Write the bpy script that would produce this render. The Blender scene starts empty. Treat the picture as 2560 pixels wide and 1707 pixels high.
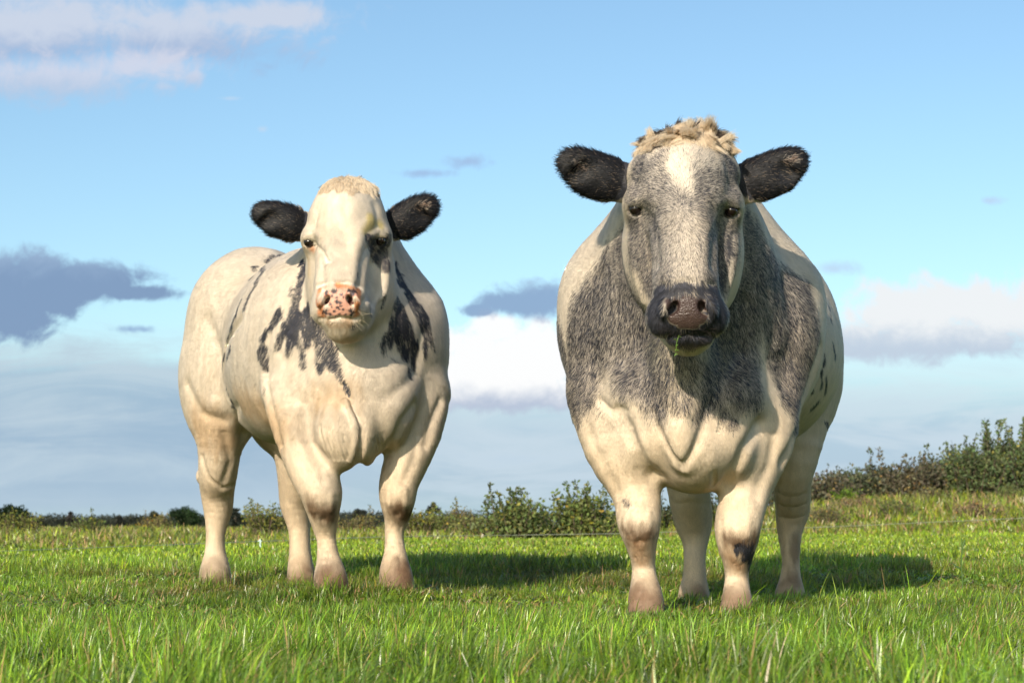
import bpy, math, random, time
import numpy as np
from mathutils import Vector, Matrix
T0 = time.time()
rng = np.random.default_rng(7)
random.seed(7)
scene = bpy.context.scene
C = scene.collection

# ---------------------------------------------------------------- camera
FPX, CX, CY = 4622.0, 1280.0, 853.5          # focal length and centre for a 2560 px wide frame
CAM_Z = 0.285
PITCH = math.atan((1319.0 - CY) / FPX)
cam_d = bpy.data.cameras.new('camera')
cam = bpy.data.objects.new('camera', cam_d); C.objects.link(cam)
cam.location = (0, 0, CAM_Z)
cam.rotation_euler = (math.pi / 2 + PITCH, 0, 0)
cam_d.sensor_width = 36.0
cam_d.lens = FPX / 2560 * 36
cam_d.clip_start = 0.05
cam_d.clip_end = 5000
cam_d.dof.use_dof = True
cam_d.dof.focus_distance = 5.75
cam_d.dof.aperture_fstop = 9.5
scene.camera = cam

# ---------------------------------------------------------------- light
SUN_EL, SUN_AZ = math.radians(25), math.radians(22)   # light comes over the left shoulder of the viewer
SUN_DIR = np.array([math.sin(SUN_AZ) * math.cos(SUN_EL), math.cos(SUN_AZ) * math.cos(SUN_EL), -math.sin(SUN_EL)])
sd = bpy.data.lights.new('sun', 'SUN'); sun = bpy.data.objects.new('sun', sd); C.objects.link(sun)
sd.energy = 5.0
sd.angle = math.radians(0.5)
sd.color = (1.0, 0.865, 0.69)
sun.rotation_euler = Vector(SUN_DIR).to_track_quat('-Z', 'Y').to_euler()
sun.location = (-5, -8, 6)
scene.view_settings.view_transform = 'Standard'
scene.view_settings.look = 'None'
scene.view_settings.gamma = 1
scene.view_settings.exposure = 0.25

# ---------------------------------------------------------------- node writer and sky
class N:
    """small node-tree writer"""
    def __init__(s, tree): s.t = tree; s.l = tree.links
    def n(s, typ, **kw):
        nd = s.t.nodes.new(typ)
        for k, v in kw.items(): setattr(nd, k, v)
        return nd
    def link(s, a, b): s.l.new(a, b)
    def val(s, sock, v):
        if hasattr(v, 'node'): s.l.new(v, sock)
        else: sock.default_value = v
    def math(s, op, a, b=0.0, c=None, clamp=False):
        nd = s.n('ShaderNodeMath', operation=op, use_clamp=clamp)
        s.val(nd.inputs[0], a); s.val(nd.inputs[1], b)
        if c is not None: s.val(nd.inputs[2], c)
        return nd.outputs[0]
    def vmath(s, op, a, b=(0, 0, 0)):
        nd = s.n('ShaderNodeVectorMath', operation=op)
        s.val(nd.inputs[0], a); s.val(nd.inputs[1], b)
        return nd.outputs[0]
    def ramp(s, x, lo, hi, smooth=True):
        nd = s.n('ShaderNodeMapRange', interpolation_type='SMOOTHSTEP' if smooth else 'LINEAR')
        s.val(nd.inputs[0], x); nd.inputs[1].default_value = lo; nd.inputs[2].default_value = hi
        return nd.outputs[0]
    def mix(s, f, a, b):
        nd = s.n('ShaderNodeMix', data_type='RGBA')
        s.val(nd.inputs[0], f); s.val(nd.inputs[6], a if hasattr(a, 'node') else (*a, 1)); s.val(nd.inputs[7], b if hasattr(b, 'node') else (*b, 1))
        return nd.outputs[2]
    def noise(s, vec, scale, detail=4, rough=0.55, dist=0.0):
        nd = s.n('ShaderNodeTexNoise')
        if vec is not None: s.l.new(vec, nd.inputs['Vector'])
        nd.inputs['Scale'].default_value = scale; nd.inputs['Detail'].default_value = detail
        nd.inputs['Roughness'].default_value = rough; nd.inputs['Distortion'].default_value = dist
        return nd.outputs['Fac'], nd.outputs['Color']

def material(name):
    m = bpy.data.materials.new(name); m.use_nodes = True
    m.node_tree.nodes.clear()
    k = N(m.node_tree); out = k.n('ShaderNodeOutputMaterial')
    return m, k, out

# sky with clouds: a physical sky, and clouds laid out by compass direction and height
w = bpy.data.worlds.new('World'); scene.world = w; w.use_nodes = True
w.node_tree.nodes.clear()
def build_world():
    k = N(w.node_tree); out = k.n('ShaderNodeOutputWorld'); bg = k.n('ShaderNodeBackground'); k.link(bg.outputs[0], out.inputs[0])
    sky = k.n('ShaderNodeTexSky', sky_type='NISHITA'); sky.sun_disc = False
    sky.sun_elevation = SUN_EL; sky.sun_rotation = math.pi + SUN_AZ
    sky.air_density = 1.0; sky.dust_density = 1.2; sky.ozone_density = 1.6; sky.altitude = 0
    STR = 0.126
    tc = k.n('ShaderNodeTexCoord'); sx = k.n('ShaderNodeSeparateXYZ'); k.link(tc.outputs['Generated'], sx.inputs[0])
    X, Y, Z = sx.outputs
    y = k.math('MAXIMUM', Y, 0.08)
    U = k.math('MULTIPLY', k.math('DIVIDE', X, y), FPX / 1000); W = k.math('MULTIPLY', k.math('DIVIDE', Z, y), FPX / 1000)
    front = k.ramp(Y, 0.25, 0.55)
    cb = k.n('ShaderNodeCombineXYZ'); k.link(U, cb.inputs[0]); k.link(W, cb.inputs[1]); uv = cb.outputs[0]
    cs = k.n('ShaderNodeCombineXYZ'); k.link(k.math('MULTIPLY', U, 0.22), cs.inputs[0]); k.link(W, cs.inputs[1]); uvs = cs.outputs[0]
    n_big, _ = k.noise(uv, 3.6, 8, 0.62, 0.6)
    n_fine, _ = k.noise(uv, 11.0, 8, 0.66, 0.5)
    n_str, _ = k.noise(uvs, 7.0, 7, 0.60, 0.8)
    nb = k.math('SUBTRACT', n_big, 0.5); nf = k.math('SUBTRACT', n_fine, 0.5); ns = k.math('SUBTRACT', n_str, 0.5)
    def blob(px, py, a, b):
        du = k.math('DIVIDE', k.math('SUBTRACT', U, (px - 1280) / 1000), a)
        dw = k.math('DIVIDE', k.math('SUBTRACT', W, (1319 - py) / 1000), b)
        return k.math('SUBTRACT', 1.0, k.math('SQRT', k.math('ADD', k.math('MULTIPLY', du, du), k.math('MULTIPLY', dw, dw))))
    def cloud(base, blobs, lit, shade, amp, soft, alpha, split, turb=None, fine=0.8, streak=False):
        """lit above, shade below the height 'split' = (py, spread)"""
        d = None
        for q in blobs:
            v = blob(*q); d = v if d is None else k.math('MAXIMUM', d, v)
        d = k.math('ADD', d, k.math('MULTIPLY', turb or nb, amp)); d = k.math('ADD', d, k.math('MULTIPLY', nf, amp * fine))
        m = k.math('MULTIPLY', k.ramp(d, soft[0], soft[1]), alpha); m = k.math('MULTIPLY', m, front)
        h = k.math('DIVIDE', k.math('SUBTRACT', W, (1319 - split[0]) / 1000), split[1] / 1000)
        h = k.math('ADD', h, k.math('MULTIPLY', nf, 2.4)); h = k.math('ADD', h, k.math('MULTIPLY', nb, 2.0))
        if streak: h = k.math('ADD', k.math('MULTIPLY', ns, 7.0), k.math('MULTIPLY', h, 0.25))
        col = k.mix(k.ramp(h, -1, 1), shade, lit)
        return k.mix(m, base, col)
    g = lambda r, gg, b: tuple((((c / 255 + 0.055) / 1.055) ** 2.4) / (STR * 2 ** 0.25) for c in (r, gg, b))
    vm = k.n('ShaderNodeVectorMath', operation='MULTIPLY'); k.link(sky.outputs[0], vm.inputs[0]); vm.inputs[1].default_value = (0.95, 1.09, 1.10); c = vm.outputs[0]
    # pale layer low over the horizon
    low = k.math('MULTIPLY', k.math('SUBTRACT', 1.0, k.ramp(W, 0.10, 0.60)), front)
    lowc = k.mix(k.ramp(ns, -0.10, 0.10), g(174, 198, 221), g(208, 221, 233))
    c = k.mix(k.math('MULTIPLY', k.math('MULTIPLY', k.math('SUBTRACT', 1.0, k.ramp(W, 0.22, 0.52)), 0.88), front), c, lowc)
    c = k.mix(k.math('MULTIPLY', k.math('SUBTRACT', 1.0, k.ramp(W, -0.02, 0.16)), front), c, g(181, 207, 215))
    c = k.mix(k.math('MULTIPLY', low, k.math('MULTIPLY', k.ramp(ns, -0.12, 0.16), k.ramp(W, 0.0, 0.12))), c, g(194, 214, 230))
    # flat grey-blue layer low on the left
    c = cloud(c, [(60, 1075, 0.95, 0.21), (330, 1080, 0.75, 0.20), (150, 990, 0.85, 0.11)], g(188, 208, 222), g(160, 187, 210), 1.6, (-0.15, 0.45), 0.85, (1000, 70), ns, 0.25, True)
    # cumulus right, cumulus between the cows
    c = cloud(c, [(2270, 790, 0.22, 0.090), (2470, 765, 0.26, 0.100), (2150, 855, 0.19, 0.075), (2340, 845, 0.38, 0.070)], g(241, 243, 245), g(194, 208, 225), 1.7, (-0.05, 0.50), 0.95, (835, 45))
    c = cloud(c, [(1180, 915, 0.16, 0.10), (1330, 890, 0.17, 0.11), (1260, 980, 0.27, 0.06), (1250, 820, 0.08, 0.05), (1110, 860, 0.08, 0.05)], g(255, 255, 255), g(186, 198, 218), 1.5, (-0.05, 0.42), 0.97, (985, 35))
    c = cloud(c, [(1390, 745, 0.15, 0.060), (1290, 760, 0.11, 0.045), (1200, 775, 0.05, 0.018)], g(172, 196, 224), g(140, 168, 204), 2.0, (-0.05, 0.55), 0.92, (700, 40))
    # dark cloud on the left with its ragged tail
    c = cloud(c, [(30, 715, 0.27, 0.10), (190, 705, 0.22, 0.062), (330, 730, 0.13, 0.030), (10, 790, 0.14, 0.085)], g(152, 177, 208), g(128, 154, 190), 1.5, (-0.05, 0.42), 0.95, (650, 60))
    c = cloud(c, [(330, 822, 0.075, 0.016)], g(150, 176, 214), g(140, 168, 210), 2.4, (0.0, 0.9), 0.8, (800, 30))
    # broad broken cloud at the upper left
    c = cloud(c, [(60, 50, 0.55, 0.11), (420, 70, 0.36, 0.085), (640, 20, 0.30, 0.05)], g(208, 216, 232), g(160, 180, 214), 2.2, (-0.25, 0.75), 0.90, (85, 55))
    c = cloud(c, [(100, 180, 0.36, 0.065), (330, 150, 0.22, 0.055), (470, 180, 0.045, 0.035)], g(214, 218, 234), g(186, 202, 226), 2.0, (-0.2, 0.70), 0.85, (190, 40))
    # wisps
    c = cloud(c, [(1165, 395, 0.09, 0.028), (1060, 425, 0.10, 0.015)], g(166, 192, 228), g(160, 188, 226), 2.6, (0.1, 1.2), 0.8, (380, 30))
    c = cloud(c, [(2090, 668, 0.08, 0.022), (2490, 495, 0.05, 0.015), (645, 312, 0.022, 0.012), (560, 232, 0.05, 0.010)], g(196, 218, 240), g(190, 212, 236), 2.6, (0.1, 1.2), 0.7, (380, 30))
    k.link(c, bg.inputs[0]); bg.inputs[1].default_value = STR
build_world()

# ---------------------------------------------------------------- helpers
def at(px, py, D):
    """the point of the place that the photograph shows at (px, py), D metres away"""
    dx, dy = (px - CX) / FPX, (CY - py) / FPX
    cp, sp = math.cos(PITCH), math.sin(PITCH)
    vy, vz = cp - dy * sp, sp + dy * cp
    return np.array([dx * D / vy, D, CAM_Z + vz * D / vy])

def new_mesh(name, verts, faces, mat=None, parent=None, smooth=True):
    """faces: (n,3) or (n,4) int array, or a list of such arrays"""
    me = bpy.data.meshes.new(name)
    fl = faces if isinstance(faces, list) else [faces]
    fl = [np.asarray(f, dtype=np.int32) for f in fl if len(f)]
    verts = np.asarray(verts, dtype=np.float32)
    me.vertices.add(len(verts)); me.vertices.foreach_set('co', verts.ravel())
    loops = np.concatenate([f.ravel() for f in fl])
    tot = np.concatenate([np.full(len(f), f.shape[1], dtype=np.int32) for f in fl])
    start = np.concatenate([[0], np.cumsum(tot)[:-1]]).astype(np.int32)
    me.loops.add(len(loops)); me.loops.foreach_set('vertex_index', loops)
    me.polygons.add(len(tot)); me.polygons.foreach_set('loop_start', start)
    try: me.polygons.foreach_set('loop_total', tot)
    except Exception: pass
    me.polygons.foreach_set('use_smooth', np.full(len(tot), smooth, dtype=bool))
    me.update(calc_edges=True)
    if mat: me.materials.append(mat)
    ob = bpy.data.objects.new(name, me); C.objects.link(ob)
    if parent: ob.parent = parent
    return ob

def point_color(me, name, cols, domain='POINT'):
    a = me.attributes.new(name, 'FLOAT_COLOR', domain)
    c = np.ones((len(cols), 4), dtype=np.float32); c[:, :3] = cols
    a.data.foreach_set('color', c.ravel())

def tag(o, label=None, cat=None, group=None, kind=None):
    if label: o['label'] = label
    if cat: o['category'] = cat
    if group: o['group'] = group
    if kind: o['kind'] = kind
    return o

def empty(name, loc):
    o = bpy.data.objects.new(name, None); C.objects.link(o); o.location = loc
    o.empty_display_size = 0.2
    return o

def child(o, parent):
    """parent an object whose mesh is written in world coordinates"""
    o.parent = parent
    o.matrix_parent_inverse = Matrix.Translation(parent.location).inverted()
    return o

# value noise in numpy (for shapes and coat markings)
_perm = np.random.default_rng(3).permutation(4096).astype(np.int64)
_rand = np.random.default_rng(4).random(4096).astype(np.float32)
def vnoise(p, scale=1.0, seed=0):
    q = np.asarray(p, dtype=np.float32) * scale + seed * 17.31
    i = np.floor(q).astype(np.int64); f = q - i; f = f * f * (3 - 2 * f)
    out = 0
    for dx in (0, 1):
        wx = f[:, 0] if dx else 1 - f[:, 0]
        for dy in (0, 1):
            wy = f[:, 1] if dy else 1 - f[:, 1]
            for dz in (0, 1):
                wz = f[:, 2] if dz else 1 - f[:, 2]
                h = _perm[(i[:, 0] + dx) & 4095]; h = _perm[(h + i[:, 1] + dy) & 4095]; h = _perm[(h + i[:, 2] + dz) & 4095]
                out = out + _rand[h] * (wx * wy * wz)
    return out * 2 - 1
def fbm(p, scale, octv=3, seed=0):
    s, a, t = 0, 1.0, 0
    for o in range(octv):
        s = s + a * vnoise(p, scale * 2 ** o, seed + o * 5); t += a; a *= 0.5
    return s / t
def sstep(x, a, b):
    t = np.clip((x - a) / (b - a), 0, 1); return t * t * (3 - 2 * t)

# ---------------------------------------------------------------- implicit modelling
class Field:
    """a body as one smooth implicit surface: blended ellipsoids and tapered limbs, then creases"""
    def __init__(s): s.pr = []; s.gr = []
    def _add(s, kind, data, lo, hi, k, op):
        m = k + 0.05
        s.pr.append((kind, data, (np.asarray(lo) - m).astype(np.float32), (np.asarray(hi) + m).astype(np.float32), k, op))
    def ell(s, c, r, k=0.05, rot=None, op='+'):
        c = np.asarray(c, dtype=np.float32); r = np.asarray(r, dtype=np.float32)
        R = np.eye(3, dtype=np.float32) if rot is None else np.asarray(rot.to_3x3(), dtype=np.float32)
        ext = np.sqrt(((R * r) ** 2).sum(1))
        s._add('e', (c, r, R), c - ext, c + ext, k, op)
    def limb(s, pts, k=0.04, kin=None, squash=None, op='+'):
        """pts: list of (xyz, radius); squash: (unit axis, factor) flattens the section along the axis"""
        A = np.array([p for p, r in pts], np.float32); R = np.array([r for p, r in pts], np.float32)
        if len(A) > 2:                      # smooth the run of the limb
            t = np.arange(len(A)); tt = np.linspace(0, len(A) - 1, (len(A) - 1) * 3 + 1)
            M = np.column_stack([A, R]); E0 = np.vstack([2 * M[0] - M[1], M, 2 * M[-1] - M[-2]])
            i = np.minimum(tt.astype(int), len(A) - 2); u = (tt - i)[:, None]
            a, b, c, d = E0[i], E0[i + 1], E0[i + 2], E0[i + 3]
            S = 0.5 * (2 * b + (c - a) * u + (2 * a - 5 * b + 4 * c - d) * u ** 2 + (3 * b - a - 3 * c + d) * u ** 3)
            A, R = S[:, :3].astype(np.float32), S[:, 3].astype(np.float32)
        mr = R.max() * 1.25
        s._add('c', (A, R, squash, k if kin is None else kin), A.min(0) - mr, A.max(0) + mr, k, op)
    def groove(s, pts, w, depth):
        """pts: polyline of xyz (depth > 0 presses in, < 0 raises a ridge)"""
        p = np.asarray(pts, np.float32)
        if len(p) == 1: p = np.vstack([p, p + 1e-4])
        s.gr.append((p, w, depth, p.min(0) - 3 * w, p.max(0) + 3 * w))
    def __call__(s, P):
        P = np.asarray(P, np.float32)
        f = np.full(len(P), 0.30, np.float32)
        X, Y, Z = P[:, 0], P[:, 1], P[:, 2]
        for kind, d, lo, hi, k, op in s.pr:
            m = np.nonzero((X > lo[0]) & (X < hi[0]) & (Y > lo[1]) & (Y < hi[1]) & (Z > lo[2]) & (Z < hi[2]))[0]
            if not len(m): continue
            q = P[m]
            if kind == 'e':
                c, r, R = d
                l = (q - c) @ R
                k0 = np.sqrt(((l / r) ** 2).sum(1)); k1 = np.sqrt(((l / (r * r)) ** 2).sum(1)) + 1e-9
                g = k0 * (k0 - 1) / k1
            else:
                A, R, sq, ki = d; g = None
                for i in range(len(A) - 1):
                    a, b = A[i], A[i + 1]
                    ab = b - a; t = np.clip(((q - a) @ ab) / (ab @ ab), 0, 1)
                    e = q - a - t[:, None] * ab
                    if sq is not None:
                        ax = np.asarray(sq[0], np.float32); e = e + ((e @ ax) * (1 / sq[1] - 1))[:, None] * ax
                    gi = np.sqrt((e * e).sum(1)) - (R[i] + (R[i + 1] - R[i]) * t)
                    if g is None: g = gi
                    else:
                        h = np.maximum(ki - np.abs(g - gi), 0) / ki
                        g = np.minimum(g, gi) - h * h * ki * 0.25
            u = f[m]
            if op == '+':
                h = np.maximum(k - np.abs(u - g), 0) / k
                f[m] = np.minimum(u, g) - h * h * k * 0.25
            else:
                g = -g
                h = np.maximum(k - np.abs(u - g), 0) / k
                f[m] = np.maximum(u, g) + h * h * k * 0.25
        for p, w, dep, lo, hi in s.gr:
            m = np.nonzero((X > lo[0]) & (X < hi[0]) & (Y > lo[1]) & (Y < hi[1]) & (Z > lo[2]) & (Z < hi[2]))[0]
            if not len(m): continue
            d2, tt = polydist(P[m], p)
            f[m] += dep * np.exp(-d2 / (w * w))
        return f
    def grad(s, P, e=0.0025):
        k = np.array([[1, -1, -1], [-1, -1, 1], [-1, 1, -1], [1, 1, 1]], np.float32)
        g = 0; fm = 0
        for v in k:
            fv = s(P + v * e); g = g + fv[:, None] * v; fm = fm + fv
        return g / (4 * e), fm / 4
    def hit(s, px, py, d0, d1, n=500):
        """first surface point along the sight line through a photo pixel"""
        D = np.linspace(d0, d1, n); a, b = at(px, py, d0), at(px, py, d1)
        P = a + (b - a) * np.linspace(0, 1, n)[:, None]
        f = s(P); i = np.nonzero(f < 0)[0]
        if not len(i): i = [int(np.argmin(f))]; return P[i[0]]
        i = i[0]
        if i == 0: return P[0]
        t = f[i - 1] / (f[i - 1] - f[i]); return P[i - 1] * (1 - t) + P[i] * t

def polydist(q, p):
    best = np.full(len(q), 1e9, np.float32); tt = np.zeros(len(q), np.float32); n = len(p) - 1
    for i in range(n):
        a, b = p[i], p[i + 1]; ab = b - a
        t = np.clip(((q - a) @ ab) / max(ab @ ab, 1e-12), 0, 1)
        e = q - a - t[:, None] * ab; d = (e * e).sum(1)
        m = d < best; best[m] = d[m]; tt[m] = (i + t[m]) / n
    return best, tt

def surface_nets(field, lo, hi, h):
    lo = np.asarray(lo, float); hi = np.asarray(hi, float)
    n = np.ceil((hi - lo) / h).astype(int) + 1
    ax = [lo[i] + h * np.arange(n[i]) for i in range(3)]
    F = np.empty(n, np.float32)
    for ix in range(0, n[0], 16):
        xs = ax[0][ix:ix + 16]
        G = np.stack(np.meshgrid(xs, ax[1], ax[2], indexing='ij'), -1).reshape(-1, 3)
        F[ix:ix + 16] = field(G).reshape(len(xs), n[1], n[2])
    S = F < 0
    c = np.zeros(n - 1, np.int8)
    for dx in (0, 1):
        for dy in (0, 1):
            for dz in (0, 1):
                c += S[dx:n[0] - 1 + dx, dy:n[1] - 1 + dy, dz:n[2] - 1 + dz]
    act = (c > 0) & (c < 8)
    idx = np.full(c.shape, -1, np.int64); idx[act] = np.arange(act.sum())
    V = (np.argwhere(act) + 0.5) * h + lo
    Q = []
    for a in range(3):
        b, d = (a + 1) % 3, (a + 2) % 3
        sl0 = [slice(None)] * 3; sl1 = [slice(None)] * 3
        sl0[a] = slice(0, n[a] - 1); sl1[a] = slice(1, n[a])
        for ax2 in (b, d): sl0[ax2] = sl1[ax2] = slice(1, n[ax2] - 1)
        s0, s1 = S[tuple(sl0)], S[tuple(sl1)]
        for flip, m in ((False, s0 & ~s1), (True, ~s0 & s1)):
            w = np.argwhere(m)
            if not len(w): continue
            w[:, b] += 1; w[:, d] += 1
            def g(db, dd):
                u = w.copy(); u[:, b] -= db; u[:, d] -= dd
                return idx[u[:, 0], u[:, 1], u[:, 2]]
            q = np.stack([g(1, 1), g(0, 1), g(0, 0), g(1, 0)], 1)
            Q.append(q[:, ::-1] if flip else q)
    return V.astype(np.float32), np.concatenate(Q)

def smooth_verts(V, Q, it, lam=0.5):
    e = np.concatenate([Q[:, [0, 1]], Q[:, [1, 2]], Q[:, [2, 3]], Q[:, [3, 0]]])
    e = np.concatenate([e, e[:, ::-1]])
    cnt = np.bincount(e[:, 0], minlength=len(V)).astype(np.float32)[:, None]
    for _ in range(it):
        s = np.stack([np.bincount(e[:, 0], weights=V[e[:, 1], j], minlength=len(V)) for j in range(3)], 1)
        V = V + lam * ((s / np.maximum(cnt, 1)).astype(np.float32) - V)
    return V

def subdivide(V, Q):
    e = np.concatenate([Q[:, [0, 1]], Q[:, [1, 2]], Q[:, [2, 3]], Q[:, [3, 0]]])
    es = np.sort(e, 1); key = es[:, 0] * len(V) + es[:, 1]
    u, inv = np.unique(key, return_inverse=True)
    mid = 0.5 * (V[u // len(V)] + V[u % len(V)]); cen = V[Q].mean(1)
    nq, nv = len(Q), len(V); ei = inv.reshape(4, nq) + nv; ci = np.arange(nq) + nv + len(u)
    out = []
    for j in range(4):
        out.append(np.stack([Q[:, j], ei[j], ci, ei[(j - 1) % 4]], 1))
    return np.concatenate([V, mid, cen]).astype(np.float32), np.concatenate(out)

def project(field, V, it=1, maxstep=0.02):
    for _ in range(it):
        g, f = field.grad(V)
        st = -f[:, None] * g / np.maximum((g * g).sum(1), 0.05)[:, None]
        l = np.sqrt((st * st).sum(1))[:, None]
        V = V + st * np.minimum(1, maxstep / np.maximum(l, 1e-9))
    return V

def build_surface(field, lo, hi, h=0.016, levels=2):
    V, Q = surface_nets(field, lo, hi, h)
    V = project(field, V, 2); V = smooth_verts(V, Q, 2); V = project(field, V, 1)
    for l in range(levels):
        V, Q = subdivide(V, Q); V = smooth_verts(V, Q, 1, 0.4); V = project(field, V, 1)
    return V, Q
def px2m(r, D): return r * D / FPX
def L(*p):
    """limb points from (px, py, D, radius px)"""
    return [(at(a, b, d), px2m(r, d)) for a, b, d, r in p]
def E(F, px, py, D, rx, ry, rz, k=0.05, tilt=0, yaw=0, pitch=0, op='+'):
    """ellipsoid: half width and height in px, half depth in metres; tilt turns it in the picture plane, yaw about the vertical"""
    R = Matrix.Rotation(math.radians(yaw), 3, 'Z') @ Matrix.Rotation(math.radians(-tilt), 3, 'Y') @ Matrix.Rotation(math.radians(pitch), 3, 'X')
    F.ell(at(px, py, D), (px2m(rx, D), ry, px2m(rz, D)), k, R, op)

# ---------------- the grey bull-like cow on the right
def right_cow_field():
    F = Field()
    # barrel, rump
    E(F, 1735, 800, 6.50, 245, 0.48, 290, 0.10, yaw=-14)
    E(F, 1810, 880, 6.92, 292, 0.66, 265, 0.12, yaw=-14)
    E(F, 1845, 800, 7.42, 235, 0.38, 225, 0.12, yaw=-14)
    E(F, 1760, 560, 6.55, 110, 0.40, 90, 0.15, yaw=-14)
    # shoulders
    E(F, 1535, 830, 6.22, 140, 0.26, 225, 0.09, tilt=6)
    E(F, 1915, 850, 6.28, 142, 0.27, 225, 0.09, tilt=-6)
    # haunches
    E(F, 1985, 905, 7.40, 118, 0.30, 190, 0.08)
    E(F, 1700, 930, 7.20, 115, 0.28, 190, 0.08)
    # neck
    F.limb(L((1715, 480, 5.80, 105), (1712, 640, 6.02, 185), (1716, 820, 6.15, 235)), 0.10, 0.10)
    F.limb(L((1625, 540, 6.15, 75), (1545, 720, 6.22, 110)), 0.10); F.limb(L((1800, 520, 6.25, 85), (1930, 735, 6.32, 112)), 0.10)
    # chest
    E(F, 1712, 1000, 6.02, 215, 0.26, 150, 0.08)
    E(F, 1738, 1120, 5.98, 112, 0.22, 112, 0.05)
    E(F, 1640, 1080, 5.97, 92, 0.17, 110, 0.04, tilt=-22)
    E(F, 1800, 1090, 5.97, 85, 0.17, 120, 0.04, tilt=20)
    F.limb(L((1706, 860, 5.80, 70), (1700, 980, 5.80, 55), (1703, 1075, 5.775, 36), (1704, 1150, 5.80, 18)), 0.05, 0.03)
    # front legs
    F.limb(L((1520, 985, 6.12, 100), (1548, 1110, 6.05, 86), (1588, 1225, 6.02, 58), (1597, 1305, 5.97, 50), (1603, 1352, 5.99, 36),
             (1608, 1405, 6.02, 26), (1610, 1440, 6.02, 27), (1614, 1490, 5.99, 39), (1617, 1540, 5.96, 44)), 0.06, 0.012)
    F.limb(L((1902, 985, 6.12, 100), (1890, 1100, 6.05, 92), (1866, 1220, 6.02, 59), (1846, 1305, 5.97, 54), (1843, 1355, 5.98, 46),
             (1842, 1410, 6.01, 29), (1842, 1450, 6.02, 26), (1842, 1500, 5.99, 34), (1843, 1545, 5.96, 40)), 0.06, 0.012)
    # hind legs
    F.limb(L((1990, 980, 7.35, 95), (1990, 1110, 7.25, 62), (1980, 1200, 7.28, 45), (1982, 1268, 7.38, 40), (1975, 1320, 7.40, 29),
             (1977, 1400, 7.38, 19), (1976, 1450, 7.36, 23), (1975, 1488, 7.34, 34), (1974, 1530, 7.32, 35)), 0.07, 0.015)
    F.limb(L((1725, 1010, 7.20, 100), (1716, 1140, 7.12, 62), (1722, 1220, 7.15, 50), (1733, 1300, 7.24, 44), (1738, 1345, 7.25, 30),
             (1736, 1400, 7.23, 23), (1736, 1450, 7.21, 26), (1735, 1490, 7.19, 35), (1737, 1535, 7.17, 37)), 0.07, 0.015)
    E(F, 2008, 1262, 7.46, 16, 0.04, 22, 0.03)
    F.limb(L((1885, 620, 7.74, 20), (1935, 760, 7.83, 17), (1962, 900, 7.86, 13), (1974, 1020, 7.85, 12), (1978, 1110, 7.84, 20), (1980, 1175, 7.84, 9)), 0.03, 0.01)   # tail
    # head
    E(F, 1708, 480, 5.60, 128, 0.15, 128, 0.05)
    E(F, 1708, 435, 5.64, 140, 0.12, 72, 0.06)
    E(F, 1716, 392, 5.66, 98, 0.11, 64, 0.06)
    F.limb(L((1706, 470, 5.56, 88), (1711, 640, 5.45, 72), (1717, 775, 5.40, 70)), 0.06, 0.04)
    E(F, 1600, 512, 5.58, 42, 0.07, 42, 0.04); E(F, 1820, 516, 5.58, 40, 0.07, 42, 0.04)
    E(F, 1612, 640, 5.66, 56, 0.12, 130, 0.05, tilt=4); E(F, 1802, 640, 5.66, 54, 0.12, 130, 0.05, tilt=-4)
    F.limb(L((1712, 660, 5.75, 115), (1718, 800, 5.52, 72), (1722, 834, 5.48, 34)), 0.05, 0.04)
    E(F, 1718, 774, 5.42, 91, 0.085, 54, 0.035)
    E(F, 1653, 798, 5.43, 34, 0.065, 40, 0.025); E(F, 1785, 798, 5.43, 32, 0.065, 38, 0.025)
    E(F, 1722, 842, 5.44, 54, 0.065, 24, 0.018)
    E(F, 1718, 775, 5.352, 58, 0.025, 46, 0.015)
    # ears
    F.limb(L((1562, 452, 5.70, 40), (1515, 446, 5.69, 49), (1468, 430, 5.68, 50), (1440, 412, 5.67, 38), (1422, 400, 5.67, 20)), 0.02, 0.01, squash=((0, 1, 0), 0.40))
    E(F, 1474, 428, 5.648, 58, 0.018, 30, 0.020, tilt=20, yaw=-10, op='-')
    F.limb(L((1856, 455, 5.70, 40), (1900, 447, 5.69, 49), (1945, 430, 5.68, 50), (1974, 410, 5.67, 38), (1994, 396, 5.67, 20)), 0.02, 0.01, squash=((0, 1, 0), 0.40))
    E(F, 1942, 427, 5.648, 58, 0.018, 30, 0.020, tilt=-22, yaw=10, op='-')
    F.limb(L((1590, 470, 5.72, 46), (1525, 452, 5.69, 42)), 0.03, squash=((0, 1, 0), 0.55)); F.limb(L((1830, 475, 5.72, 46), (1893, 452, 5.69, 42)), 0.03, squash=((0, 1, 0), 0.55))
    H = lambda pts, d0=5.1, d1=6.3: [F.hit(x, y, d0, d1) for x, y in pts]
    dets = []
    # nostrils
    for sx, x0 in ((-1, 1681), (1, 1761)):
        p = F.hit(x0, 770, 5.1, 5.6)
        dets.append(('ell', p + np.array([0, 0.004, 0]), (0.016, 0.035, 0.024), 0.008, Matrix.Rotation(math.radians(-38 * sx), 3, 'Y'), '-'))
        dets.append(('ell', p + np.array([sx * 0.022, 0.008, 0.004]), (0.010, 0.02, 0.026), 0.02, Matrix.Rotation(math.radians(-20 * sx), 3, 'Y'), '+'))
    g = []
    g.append((H([(1648, 832), (1675, 838), (1720, 833), (1765, 838), (1795, 832)]), 0.006, 0.014))
    g.append((H([(1718, 800), (1718, 830)]), 0.004, 0.003))
    # face planes: tear grooves below the eyes, brow, muzzle rim
    g.append((H([(1604, 535), (1628, 560), (1640, 600), (1640, 660)]), 0.024, 0.011))
    g.append((H([(1818, 538), (1796, 565), (1786, 600), (1784, 660)]), 0.024, 0.011))
    g.append((H([(1585, 500), (1612, 492), (1640, 505)]), 0.014, -0.008)); g.append((H([(1838, 504), (1812, 496), (1786, 508)]), 0.014, -0.008))
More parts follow.
